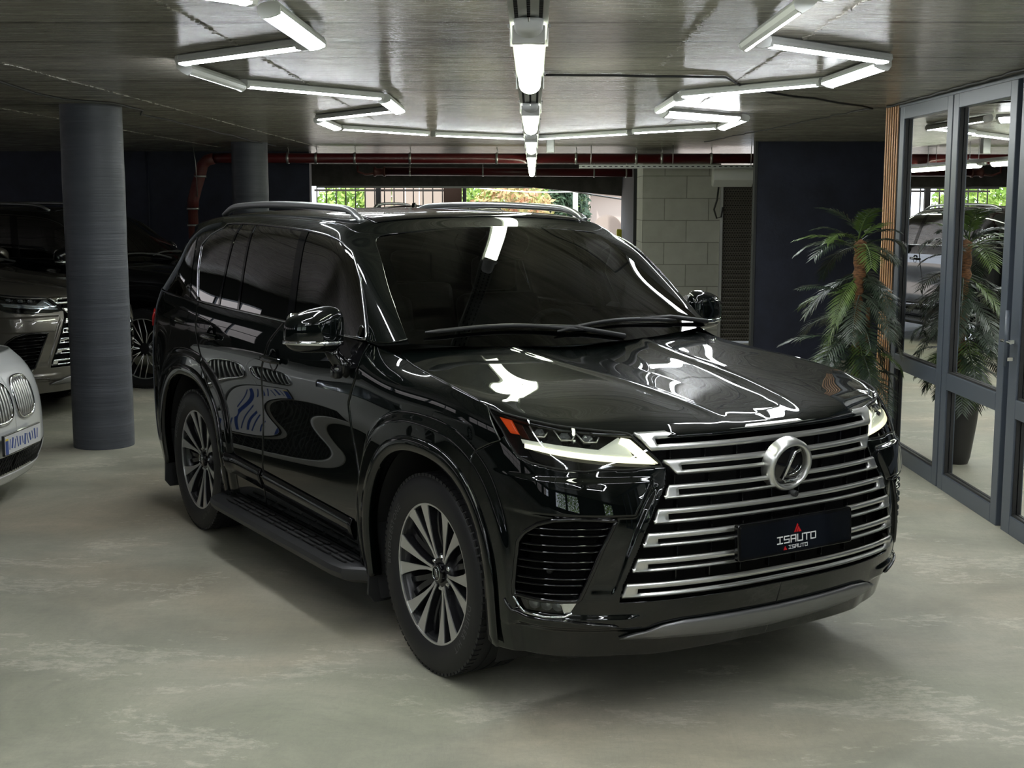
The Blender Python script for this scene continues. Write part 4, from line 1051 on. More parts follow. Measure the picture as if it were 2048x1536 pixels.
    fin = MB(); fin.prism([(3.30, 1.83), (3.52, 1.83), (3.50, 1.90), (3.46, 1.905)], -.022, .022, Matrix(((0,0,1,0),(1,0,0,0),(0,1,0,0),(0,0,0,1))))
    fin.obj('roof_antenna', M_paint, roof, bevel=.01)
    # tailgate, rear glass, tail lamps, rear bumper
    def rear(u_edge, nme, m, n=21, bow=.10, **kw):
        E = np.array(u_edge); P = []
        for s in np.linspace(-1, 1, n): 
            q = E.copy(); q[:, 0] = E[:, 0]*s; q[:, 1] = E[:, 1]+bow*(1-abs(s)**2.2); P.append(q)
        V, F = grid(np.array(P)); return obj(nme, V, auto(V, F, (0, 2, 1)), m, root, **kw)
    lowE = SIDE(np.full(30, 4.03), np.linspace(0, 2.4, 30)); midE = SIDE(np.full(30, 4.03), np.linspace(2.4, 7, 30)); upE = GREEN(np.full(30, 8.0), np.linspace(0, 4.2, 30)); topE = GREEN(np.full(12, 8.0), np.linspace(4.2, 6.99, 12))
    rear(lowE, 'rear_bumper', M_paint); tg = rear(midE, 'tailgate', M_paint); rear(upE, 'rear_window', M_tint)
    V = []; 
    sp = rear(np.concatenate([upE[-3:]]), 'tailgate_header', M_paint)
    tb = []
    for s in (-1, 1):
        yy = np.linspace(3.72, 4.02, 12); a = side_pt(yy, np.full(12, 1.235), .008); b4 = side_pt(yy, np.full(12, 1.13), .008); V, F = grid(np.stack([a, (a+b4)/2+np.array([.006, 0, 0]), b4], 1))
        if s < 0: V = V*np.array([-1, 1, 1])
        obj('tail_light', V, auto(V, F), M_redlens, root, solid=.012)
    # roof rails
    for sd in (-1, 1):
        r = MB(); yy = np.linspace(1.20, 3.12, 40); pts = []; rad = []
        for y in yy:
            e = min(1, (y-1.19)/.24, (3.13-y)/.24); e = math.sin(max(e, 0)*math.pi/2)
            u = float(np.interp(y, [1.12, 1.3, 1.9, 2.5, 3.0, 3.4], [1, 2, 3, 4, 5, 6])); b5 = GREEN(u, 5.12)
            pts.append((sd*float(b5[0])*1.0, y, float(b5[2])+.006+.036*e)); rad.append((.013+.006*e, .020))
        r.tube(pts, rad, 10, flat=(0, 0, 1)); r.obj('roof_rail', M_rail, root)
    # ---------------- front fascia
    SIG = lambda c: np.sign(c)
    hl_top = [(2.46,1.087),(2.605,1.094),(3.159,1.105),(3.865,1.116),(4.55,1.129),(5.377,1.144),(5.757,1.156)]
    hl_bot = [(2.06,.976),(2.632,.969),(3.183,.972),(3.463,.965),(4.028,.973),(4.571,.986),(4.872,1.002),(5.2,1.064)]
    vent_top = [(3.0,.795),(3.35,.800),(3.711,.800),(4.1,.792),(4.448,.772),(4.75,.735)]
    vent_bot = [(3.60,.500),(3.9,.495),(4.4,.492),(4.95,.492)]
    U, Z = np.meshgrid(np.linspace(0, 6, 330), np.linspace(.27, 1.09, 230), indexing='ij')
    P = FACE(U, Z)
    Uc = ((U[:-1, :-1]+U[1:, 1:])/2).ravel(); Zc = ((Z[:-1, :-1]+Z[1:, 1:])/2).ravel()
    gx = lambda z: np.interp(z, [.50,.568,.659,.749,.831,.911,.97,1.0,1.09], [2.86,2.81,2.65,2.48,2.28,2.05,1.98,2.06,2.40])
    grille_h = (Uc < gx(Zc)+.04) & (Zc > .492)
    hb = lambda u: np.interp(u, [p[0] for p in hl_bot], [p[1] for p in hl_bot])
    lamp = ((Uc > 1.96) & (Zc > hb(Uc)-.004) & (Uc < 5.2)) | ((Uc >= 5.2) & (Zc > 1.064-(Uc-5.2)/.8*.079))
    vL = lambda z: np.interp(z, [.49,.60,.70,.80], [3.60,3.42,3.24,3.0]); vR = lambda z: np.interp(z, [.49,.60,.70,.76,.80], [4.95,4.95,4.90,4.62,3.9])
    vent = (Uc > vL(Zc)) & (Uc < vR(Zc)) & (Zc > .497) & (Zc < .795)
    fogh = (Uc > 3.72) & (Uc < 4.88) & (Zc < .488) & (Zc > .445)
    drop = grille_h | lamp | vent | fogh
    Vb, Fb = grid(P); Fb = Fb[~drop]
    # crease: undercut below the lip
    keep = arch_r(Vb[Fb].mean(1)[:, 1], Vb[Fb].mean(1)[:, 2]) > .525; Fb = Fb[keep]
    V1, F1 = Vb, Fb; V2 = Vb*np.array([-1, 1, 1]); F2 = Fb[:, ::-1]
    V = np.concatenate([V1, V2]); F = np.concatenate([F1, F2+len(V1)]); nrm = auto(V1, F1, (0, 1, .6))
    if not np.array_equal(nrm, F1): F = F[:, ::-1]
    bumper = obj('front_bumper', V, F, M_paint, root, solid=.006)
    def fpatch(name, P, m, parent, sd, **kw): return panel(name, P, m, parent, sd, **kw)
    def fline(name, uv, r, m, parent, sd, off=.004, n=30, flat=None):
        q = lerp_poly(uv, n); p = FACE(q[:, 0], q[:, 1], off); mb = MB(); mb.tube([(a[0]*sd, a[1], a[2]) for a in p], r, 8, flat=flat); return mb.obj(name, m, parent)
    slL = [(4.648,.755),(4.718,.730),(4.809,.692),(4.877,.666),(4.905,.630),(4.943,.603),(4.93,.565),(4.95,.542),(4.93,.508)]
    slR = [(3.10,.768),(3.166,.742),(3.247,.708),(3.295,.683),(3.371,.646),(3.425,.619),(3.488,.582),(3.554,.558),(3.62,.524)]
    for sd in (-1, 1):
        # corner intake: recess, frame, slats
        rec = fpatch('corner_intake', ruled(FACE, vent_top, vent_bot, 24, 10, -.045), M_perf, bumper, sd)
        fr_uv = vent_top+[(4.90,.70),(4.96,.60),(4.95,.495)]+vent_bot[::-1][1:]+[(3.42,.60),(3.24,.70),(3.0,.795)]
        fline('intake_frame', fr_uv, .009, M_gloss, bumper, sd, -.001, 90)
        wall = []
        q = lerp_poly(fr_uv, 90); P0 = FACE(q[:, 0], q[:, 1], .0); P1 = FACE(q[:, 0], q[:, 1], -.05)
        fpatch('intake_wall', np.stack([P0, P1], 1), M_gloss, bumper, sd)
        for a, b6 in zip(slL, slR):
            q = lerp_poly([a, b6], 16); p = FACE(q[:, 0], q[:, 1], -.012)
            mb = MB(); mb.tube([(t[0]*sd, t[1], t[2]) for t in p], [(.0042, .016)]*16, 8, flat=(0, 0, 1)); mb.obj('intake_slat', M_gloss, bumper)
        # fog lamp
        fpatch('fog_light_housing', ruled(FACE, [(3.60,.505),(4.95,.495)], [(3.75,.440),(4.70,.432)], 16, 6, -.035), M_gloss, bumper, sd)
        for uu_ in (4.55, 4.25, 4.0):
            c3 = FACE(uu_, .468, -.018); mb = MB(); nrm_ = (FACE(uu_, .468, .02)-c3); Mx = Matrix.Translation((c3[0]*sd, c3[1], c3[2])) @ Vector((nrm_[0]*sd, nrm_[1], nrm_[2])).to_track_quat('Z', 'Y').to_matrix().to_4x4()
            mb.lathe([(0, .006), (.018, .004), (.022, 0), (.024, -.012)], 20, Mx); mb.obj('fog_light', M_proj, bumper)
        fpatch('fog_light_lens', ruled(FACE, [(3.95,.493),(4.86,.490)], [(3.80,.447),(4.68,.440)], 16, 6, -.006), M_lens, bumper, sd)
        tag(fpatch('fog_light_trim', ruled(FACE, [(3.60,.507),(3.95,.492)], [(3.74,.450),(3.86,.447)], 6, 5, .004), M_chrome, bumper, sd, solid=.006), 'chrome wedge beside the fog light')
        fline('fog_light_surround', [(5.09,.474),(4.935,.432),(4.56,.421),(3.82,.424),(3.3,.412),(2.86,.401)], [.002]+[.007]*28+[.002], M_gloss, bumper, sd, .003, 30)
        fline('fog_light_surround', [(4.94,.488),(4.84,.455),(4.68,.436),(4.2,.432),(3.82,.438),(3.70,.452)], .005, M_chrome, bumper, sd, .001)
        # washer cover
        wc = [(4.02,.945),(4.05,.925),(3.95,.912),(3.60,.905),(3.53,.915),(3.53,.935)]
        fline('washer_cover_seam', wc, .0016, M_under, bumper, sd, .0)
        # parking sensor
        c3 = FACE(4.25, .60, -.03); mb = MB(); Mx = Matrix.Translation((c3[0]*sd, c3[1], c3[2])) @ Vector((.5*sd, -.85, 0)).to_track_quat('Z', 'Y').to_matrix().to_4x4()
        mb.lathe([(0, .012), (.011, .012), (.013, .008), (.013, -.02)], 20, Mx); mb.obj('parking_sensor', M_matte, bumper)
        # headlight: dark housing, parts and clear cover
        hz_ = fpatch('headlight', ruled(FACE, hl_top, hl_bot, 40, 12, -.050), M_gloss, root, sd)
        per = hl_top+[(5.30,1.085)]+hl_bot[::-1]+[(2.25,1.03)]
        q = lerp_poly(per+[per[0]], 120); fpatch('headlight_rim', np.stack([FACE(q[:, 0], q[:, 1], .0005), FACE(q[:, 0], q[:, 1], -.05)], 1), M_gloss, hz_, sd)
        fline('headlight_seal', per+[per[0]], .004, M_under, hz_, sd, -.002, 120)
        fpatch('headlight_lens', ruled(FACE, hl_top, hl_bot, 40, 12, .001), M_lens, hz_, sd)
        # light bar: arrow of light
        tag(fpatch('running_light', ruled(FACE, [(4.74,1.049),(4.40,1.047),(3.8,1.036),(3.05,1.022),(2.45,1.010)], [(4.74,1.034),(4.40,1.030),(3.8,1.018),(3.05,1.002),(2.16,.986)], 40, 5, -.012), M_drl, hz_, sd, solid=.01), 'glowing lower bar of the running light')
        tag(fpatch('running_light', ruled(FACE, [(2.62,1.080),(2.47,1.074),(2.30,1.030),(2.12,.988)], [(2.70,1.062),(2.60,1.050),(2.48,1.024),(2.40,1.004)], 20, 5, -.011), M_drl, hz_, sd, solid=.01), 'glowing upright of the running light')
        tag(fpatch('light_guide', ruled(FACE, [(4.85,1.064),(4.2,1.060),(3.5,1.050),(3.12,1.042),(2.66,1.083),(2.60,1.070)], [(4.80,1.050),(4.2,1.046),(3.5,1.030),(3.1,1.022),(2.62,1.012),(2.50,1.010)], 40, 5, -.016), M_drldim, hz_, sd, solid=.006), 'pale frosted wedge above the running light')
        fpatch('side_marker', ruled(FACE, [(5.43,1.128),(5.10,1.123)], [(5.10,1.078),(4.88,1.078)], 6, 6, -.010), M_amber, hz_, sd, solid=.008)
        for (uu_, zz) in ((4.38,1.094),(3.76,1.087),(3.27,1.081)):
            c3 = FACE(uu_, zz, -.022); nn = FACE(uu_, zz, .02)-c3
            Mx = Matrix.Translation((c3[0]*sd, c3[1], c3[2])) @ Vector((nn[0]*sd, nn[1], nn[2])).to_track_quat('Z', 'Y').to_matrix().to_4x4()
            mb = MB(); mb.lathe([(0, .012), (.010, .010), (.016, .004), (.018, -.01)], 6, Mx @ Matrix.Diagonal((1.35, 1.0, 1, 1))); pj = mb.obj('projector', M_proj, hz_, smooth=False)
            fr2 = MB(); w_ = .0
            for aa, bb in (((-.14,.017),(-.05,-.014)),((-.05,-.014),(.10,-.014)),((.10,-.014),(.15,.002))):
                p0 = FACE(uu_-aa[0]*1.6, zz+aa[1], -.012); p1 = FACE(uu_-bb[0]*1.6, zz+bb[1], -.012)
                fr2.tube([(p0[0]*sd, p0[1], p0[2]), (p1[0]*sd, p1[1], p1[2])], .003, 6)
            fr2.obj('projector_frame', M_satin, hz_)
    # ---------------- grille
    U, Z = np.meshgrid(np.linspace(-3.0, 3.0, 60), np.linspace(.47, 1.10, 30), indexing='ij')
    Pb = FACE(np.abs(U), Z, -.060); Pb[..., 0] *= np.sign(U)
    Vg, Fg = grid(Pb); grille = obj('grille', Vg, auto(Vg, Fg, (0, 1, .6)), M_perf, root)
    fT = [(2.397,1.088),(2.065,.996),(2.044,.911),(2.280,.831),(2.477,.749),(2.645,.659),(2.807,.568)]
    fB = [(2.211,1.026),(1.872,.943),(2.138,.862),(2.361,.778),(2.556,.697),(2.726,.607),(2.876,.513)]
    fS = [(2.10,1.064,1.045),(1.80,.975,.958),(1.907,.894,.874),(2.12,.812,.792),(2.312,.728,.710),(2.468,.638,.620),(2.617,.548,.528)]
    for (ut, zt), (ub_, zb), (us_, s1, s0) in zip(fT, fB, fS):
        zr = [zb, s0, s1, zt]; nu = 45
        ends = [np.interp(z, [zb, zt], [ub_, ut]) for z in zr]
        def strip(z0, z1, e0, e1, inner0, inner1, n=nu):
            # full-width bar between heights z0..z1; ends e (outer)
            s = np.linspace(-1, 1, n)[:, None]; t = np.linspace(0, 1, 4)[None, :]
            z = z0+(z1-z0)*t; u = (e0+(e1-e0)*t)*s
            bul = .016+.005*np.sin(t*math.pi)+0*s
            P = FACE(np.abs(u), z+0*s, bul.ravel() if False else np.broadcast_to(bul, u.shape).ravel()); P[..., 0] *= np.sign(u); return P
        mb = MB()
        # low and high bars, and the two joined ends, on one welded lattice
        us = np.r_[-1, -.97, -.93, np.linspace(-.9, .9, 41), .93, .97, 1]
        zz = np.array([zb, zb+(s0-zb)*.5, s0, s1, s1+(zt-s1)*.5, zt])
        offz = np.array([.010, .016, .014, .014, .016, .010])
        eo = np.interp(zz, [zb, zt], [ub_, ut]); ei = us_-.0
        cols = []
        Uo = np.linspace(-1, 1, 47)
        grid_u = np.zeros((51, 6)); 
        inner = np.linspace(-1, 1, 43)
        for j in range(6):
            grid_u[4:47, j] = inner*ei
            for i_, f_ in ((3, .3), (2, .6), (1, .85), (0, 1.0)):
                grid_u[i_, j] = -(ei+(eo[j]-ei)*f_); grid_u[50-i_, j] = ei+(eo[j]-ei)*f_
        Zg = np.broadcast_to(zz, grid_u.shape)
        P = FACE(np.abs(grid_u), Zg, np.broadcast_to(offz, grid_u.shape).ravel()); P[..., 0] *= np.where(grid_u < 0, -1, 1)
        V, F = grid(P)
        I = np.arange(50*5).reshape(50, 5); slot = I[4:46, 2].ravel(); F = np.delete(F, slot, 0)
        V2, F2 = V, auto(V, F, (0, 1, .7))
        used = np.unique(F2); rem = -np.ones(len(V2), int); rem[used] = np.arange(len(used))
        o = obj('grille_bar', V2[used], rem[F2], M_satin, grille, solid=.020, sharp=50)
    for zc in (1.01,.925,.845,.763,.678,.59):
        for x in np.arange(-.48, .49, .137):
            p0 = FACE(abs(x)*4, zc-.02, -.02); pins = MB(); pins.box((x+.0, p0[1], zc), (.005, .02, .05)); pins.obj('grille_support', M_gloss, grille, smooth=False)
    # emblem
    ec = Vector((0, -1.048, .944)); Me = Matrix.Translation(ec) @ Matrix.Rotation(math.radians(90+9), 4, 'X')
    em = MB(); em.lathe([(.081, .004), (.083, .018), (.089, .023), (.099, .020), (.106, .008), (.108, -.03)], 64, Me @ Matrix.Diagonal((1.0, .94, 1, 1)))
    emo = em.obj('emblem', M_satin, root, sharp=60)
    dk = MB(); dk.lathe([(0, .012), (.06, .010), (.081, .004)], 48, Me @ Matrix.Diagonal((1, .94, 1, 1))); dk.obj('emblem_disc', M_gloss, emo)
    lt = MB()
    def EP(x, y): return Me @ Vector((x, y, .016))
    lt.tube([EP(.036,.060), EP(.008,.052), EP(-.034,-.050), EP(-.024,-.056), EP(.040,-.056)], [(.006,.004)]*5, 8)
    lt.tube([EP(.052,-.002), EP(.044,-.018), EP(.022,-.030), EP(-.004,-.036)], [(.0025,.003)]*4, 6)
    ring2 = [EP(.066*math.cos(a), .060*math.sin(a)) for a in np.linspace(0, 2*math.pi, 40)[:-1]]
    lt.obj('emblem_letter', M_chrome, emo)
    # front camera under the emblem
    cm = MB(); Mx = Matrix.Translation((.02, -1.065, .836)) @ Matrix.Rotation(math.radians(90), 4, 'X'); cm.lathe([(0, .006), (.006, .010), (.012, .008), (.014, -.02)], 20, Mx); cm.obj('front_camera', M_matte, grille)
    # skid strip
    top = [(-2.05,.400),(-1.7,.408),(-1,.406),(0,.402),(1,.406),(1.7,.408),(2.05,.400)]; bt = [(-2.75,.345),(-1.9,.342),(-1,.325),(0,.318),(1,.325),(1.9,.342),(2.75,.345)]
    A = lerp_poly(top, 50); Bq = lerp_poly(bt, 50); t = np.linspace(0, 1, 6)[None, :, None]; UV = A[:, None]*(1-t)+Bq[:, None]*t
    P = FACE(np.abs(UV[..., 0]), UV[..., 1], (.012+.008*np.sin(t[..., 0]*math.pi)+0*UV[..., 0]).ravel()); P[..., 0] *= np.sign(UV[..., 0]); V, F = grid(P)
    obj('skid_plate', V, auto(V, F, (0, 1, .6)), M_skid, root, solid=.012)
    # plate holder and show plate
    ph = empty('license_plate', (0, -1.100, .693), 0, root) if False else None
    Mp = Matrix.Translation((.0, -1.092, .692)) @ Matrix.Rotation(math.radians(-3), 4, 'X')
    hb_ = MB(); w, h = .286, .068
    def rr_poly(w, h, r, n=6):
        out = []
        for cx2, cy2, a0 in ((w-r, h-r, 0), (-w+r, h-r, 90), (-w+r, -h+r, 180), (w-r, -h+r, 270)):
            for i in range(n+1): a = math.radians(a0+90*i/n); out.append((cx2+r*math.cos(a), cy2+r*math.sin(a)))
        return out
    toF = Matrix(((1,0,0,0),(0,0,-1,0),(0,1,0,0),(0,0,0,1)))   # z -> -Y
    hb_.prism(rr_poly(w, h, .012), -.012, .010, Mp @ toF); pl = hb_.obj('license_plate', M_gloss, root, smooth=False, bevel=.003)
    fc = MB(); fc.prism(rr_poly(w-.012, h-.012, .008), .008, .012, Mp @ toF); tag(fc.obj('plate_face', M_plateblack, pl, smooth=False), 'black glossy plate face')
    pln = lambda x, y, d: Mp @ toF @ Vector((x, y, .0125+d))
    tx = MB(); strokes_text(tx, 'ISAUTO', -.098, -.026, .024, .024, .0095, .0042, pln); strokes_text(tx, 'ISAUTO', -.042, -.050, .012, .0115, .0048, .0019, pln)
    tx.obj('plate_lettering', M_white, pl, smooth=False)
    lg = MB()
    def tri(x, y, s):
        for poly in ([(-1,0),(-.62,0),(.14,1.42),(0,1.7),(-.1,1.7)], [(-.45,0),(-.05,0),(.42,.85),(.24,1.22)], [(.15,0),(1,0),(.52,.75),(.14,.0)]):
            k = len(poly); V = [pln(x+a*s, y+b_*s, 0) for a, b_ in poly]+[pln(x+a*s, y+b_*s, .001) for a, b_ in poly]
            lg.add(V, [tuple(range(k, 2*k))]+[(i, (i+1) % k, (i+1) % k+k, i+k) for i in range(k)])
    tri(.003, .008, .0185); tri(-.060, -.052, .0085)
    lg.obj('plate_logo', M_red, pl, smooth=False)
    # ---------------- mirrors
    for sd in (-1, 1):
        C0 = np.array([1.105, .755, 1.352]); A = np.linspace(-math.pi/2, math.pi/2, 22); Bt = np.linspace(-math.pi, math.pi, 40)
        def se(a, p): return np.sign(a)*np.abs(a)**p
        AA, BB = np.meshgrid(A, Bt, indexing='ij')
        x = se(np.cos(AA), .62)*se(np.cos(BB), .62); z = se(np.cos(AA), .62)*se(np.sin(BB), .62); y = se(np.sin(AA), .75)
        taper = 1-.16*np.clip(x, 0, 1)*np.clip(z, 0, 1)
        P = np.stack([C0[0]+.125*x, C0[1]+.030*x+y*np.where(y < 0, .085*(1-.25*np.abs(x)), .045), C0[2]+.098*z*taper*(1-.12*x)-.010*x], -1)
        mi = panel('side_mirror', P, M_paint, root, sd)
        V = np.asarray([v.co[:] for v in mi.data.vertices]); 
        gl = MB(); gl.prism(rr_poly(.105, .075, .03), 0, .004, Matrix.Translation((C0[0]*sd, C0[1]+.046, C0[2])) @ toF.inverted()); gl.obj('mirror_glass', M_chrome, mi)
        st = MB(); pts = []
        for b_ in np.linspace(-.9, 1.05, 20):
            xx = b_; yv = C0[1]+.03*xx-.088*(1-.25*abs(xx))*max(0, 1-abs(xx)**3.2)**.5; pts.append((sd*(C0[0]+.124*xx), yv, C0[2]-.052+.004*xx))
        st.tube(pts, [(.010, .004)]*20, 8, flat=(0, 0, 1)); tag(st.obj('mirror_indicator', M_chrome, mi), 'bright indicator strip')
        pb = panel('mirror_base', None, None, None) if False else None
        ar = MB(); ar.tube([(sd*.945, .72, 1.17), (sd*.985, .735, 1.195), (sd*1.01, .75, 1.235), (sd*1.035, .755, 1.29)], [(.045,.03),(.036,.028),(.032,.026),(.036,.03)], 12); ar.obj('mirror_arm', M_gloss, mi)
        cb = MB(); cb.box((sd*1.015, .72, 1.165), (.045, .05, .055)); cb.obj('mirror_camera', M_gloss, mi, bevel=.012)
        tr = MB(); q = [(.62,1.31),(.62,1.19),(.80,1.15),(.84,1.22),(.80,1.30)]; cxy = np.array(q)
        pp = side_pt(cxy[:, 0], cxy[:, 1], .006); tr.add([(a[0]*sd, a[1], a[2]) for a in pp], [(0,1,2,3,4)]); tr.obj('mirror_base', M_gloss, mi, smooth=False)
        # front quarter black corner of the door glass
    # ---------------- wheels
    wproto = wheel_v(root, 'wheel', spin=math.radians(4))
    wproto.location = (-.818, 0, HZ)
    for (sx, wy, rot, sp) in ((-1, 2.85, 0, 20), (1, 0, math.pi, 0), (1, 2.85, math.pi, 35)):
        c = copy_tree(wproto, root); c.location = (sx*.818, wy, HZ); c.rotation_euler = (math.radians(sp), 0, rot)
    # ---------------- underbody, interior
    ub = MB(); ub.box((0, 1.55, .42), (1.10, 4.9, .25)); ub.box((0, 1.48, .44), (1.80, 1.75, .27)); ub.box((0, -.72, .50), (1.45, .20, .30)); ub.box((0, 3.68, .52), (1.45, .36, .34)); ub.obj('underbody', M_under, root, smooth=False)
    eb = MB(); eb.box((0, -.35, .85), (1.08, .95, .42)); eb.obj('engine_cover', M_under, root, smooth=False)
    for sx in (-1, 1):
        for yb, nm in ((1.62, 'front_seat'), (2.60, 'rear_seat')):
            s = MB(); s.box((sx*.40, yb, 1.12), (.50, .14, .60), Matrix.Rotation(math.radians(-12), 3, 'X')); s.box((sx*.40, yb-.26, .82), (.50, .50, .14))
            so = s.obj(nm, M_seat, root, bevel=.05)
            hd = MB(); hd.box((sx*.40, yb+.09, 1.52), (.27, .10, .19)); hd.obj('headrest', M_seat, so, bevel=.04)
    ds = MB(); ds.box((0, .72, 1.13), (1.56, .42, .24)); dso = ds.obj('dashboard', M_seat, root, bevel=.05)
    sw = MB(); Msw = Matrix.Translation((.40, 1.05, 1.18)) @ Matrix.Rotation(math.radians(65), 4, 'X')
    sw.tube([Msw @ Vector((.185*math.cos(a), .185*math.sin(a), 0)) for a in np.linspace(0, 2*math.pi, 37)[:-1]], .016, 8, closed=True)
    sw.tube([Msw @ Vector((-.18, 0, 0)), Msw @ Vector((0, -.02, -.03)), Msw @ Vector((.18, 0, 0))], .02, 6); sw.tube([Msw @ Vector((0, -.02, -.03)), Msw @ Vector((0, -.18, 0))], .018, 6)
    sw.obj('steering_wheel', M_seat, root)
    rm = MB(); rm.box((0, .98, 1.66), (.26, .03, .075)); rm.obj('rear_view_mirror', M_gloss, root, bevel=.012)
    fl = MB(); fl.box((0, 2.0, .68), (1.5, 2.9, .06)); fl.obj('cabin_floor', M_under, root)
    # inner skin so nothing shows through the shut lines
    for sd in (-1, 1):
        vv = np.linspace(.3, 6.9, 24); yy = np.linspace(-.36, 3.9, 90); Y, Vv = np.meshgrid(yy, vv, indexing='ij'); P = SIDE(Y, Vv, -.025)
        panel('inner_skin', P, M_under, root, sd, lambda c: arch_r(c[:, 1], c[:, 2]) > .55)
    return root
SUV = build_suv()
SUV.location = (.3826, 5.7391, 0); SUV.rotation_euler = (0, 0, .5757)
tag(SUV, 'large glossy black sport utility vehicle with striped silver grille in the middle', 'car')
# ------------------------------------------------------------------ parked cars on the left
M_bronze = mat('brown_grey_car_paint', (.115,.105,.090), .35, .55, .5, 1.0, .03)
M_black2 = mat('plain_black_car_paint', (.002,.0025,.003), .45, 0, .04, 1.0, .02)
M_clearlamp = mat('clear_lamp_reflector', (.55,.58,.62), .15, .8)
M_pw = mat('white_plate_face', (.70,.70,.70), .4); M_pb = mat('blue_plate_print', (.02,.06,.28), .4); M_py = mat('yellow_plate_print', (.75,.55,.02), .4)
def other_suv(swap, loc, ang, label):
    r = copy_tree(SUV, None, swap); r.location = loc; r.rotation_euler = (0, 0, ang); r['label'] = label; return r
a77 = math.radians(77); a88 = math.radians(88)
grey = other_suv({'black_green_car_paint': M_bronze, 'running_light': M_clearlamp, 'running_light_wing': M_clearlamp, 'orange_reflector': M_clearlamp, 'satin_silver_grille': M_chrome, 'privacy_glass': M_tint}, (-3.86-1.05*math.sin(a77), 11.9+1.05*math.cos(a77), 0), a77,
    'brown-grey sport utility vehicle parked behind the thick front column')
for ch in list(grey.children):
    if ch.name.startswith('license_plate'):
        for g_ in list(ch.children): D.objects.remove(g_)
        mb = MB(); mb.box((0, -1.106, .692), (.53, .006, .115)); tag(mb.obj('plate_face', M_pw, ch, smooth=False), 'white plate face')
        mb = MB()
        for k in range(7): mb.box((-.17+.062*k, -1.110, .692), (.012+.006*(k % 3), .003, .055))
        mb.obj('plate_print', M_pb, ch, smooth=False)
black = other_suv({'black_green_car_paint': M_black2, 'running_light': M_clearlamp, 'running_light_wing': M_clearlamp}, (-3.78, 14.42, 0), a77, 'black sport utility vehicle with thin crossing spokes, parked against the back left wall')
for ch in list(black.children):
    if ch.name.startswith('wheel') and not ch.name.startswith(('wheel_arch', 'wheel_well')):
        loc, rot = ch.location.copy(), ch.rotation_euler.copy()
        for g_ in list(ch.children): D.objects.remove(g_)
        D.objects.remove(ch)
        if loc.x < 0:
            w_ = wheel_mesh(black); w_.location = loc; w_.rotation_euler = rot
rear_car = other_suv({'black_green_car_paint': M_black2, 'running_light': M_clearlamp, 'running_light_wing': M_clearlamp}, (-.9, 20.4, 0), math.radians(170), 'dark sport utility vehicle near the far opening, seen mirrored in the shop glass')
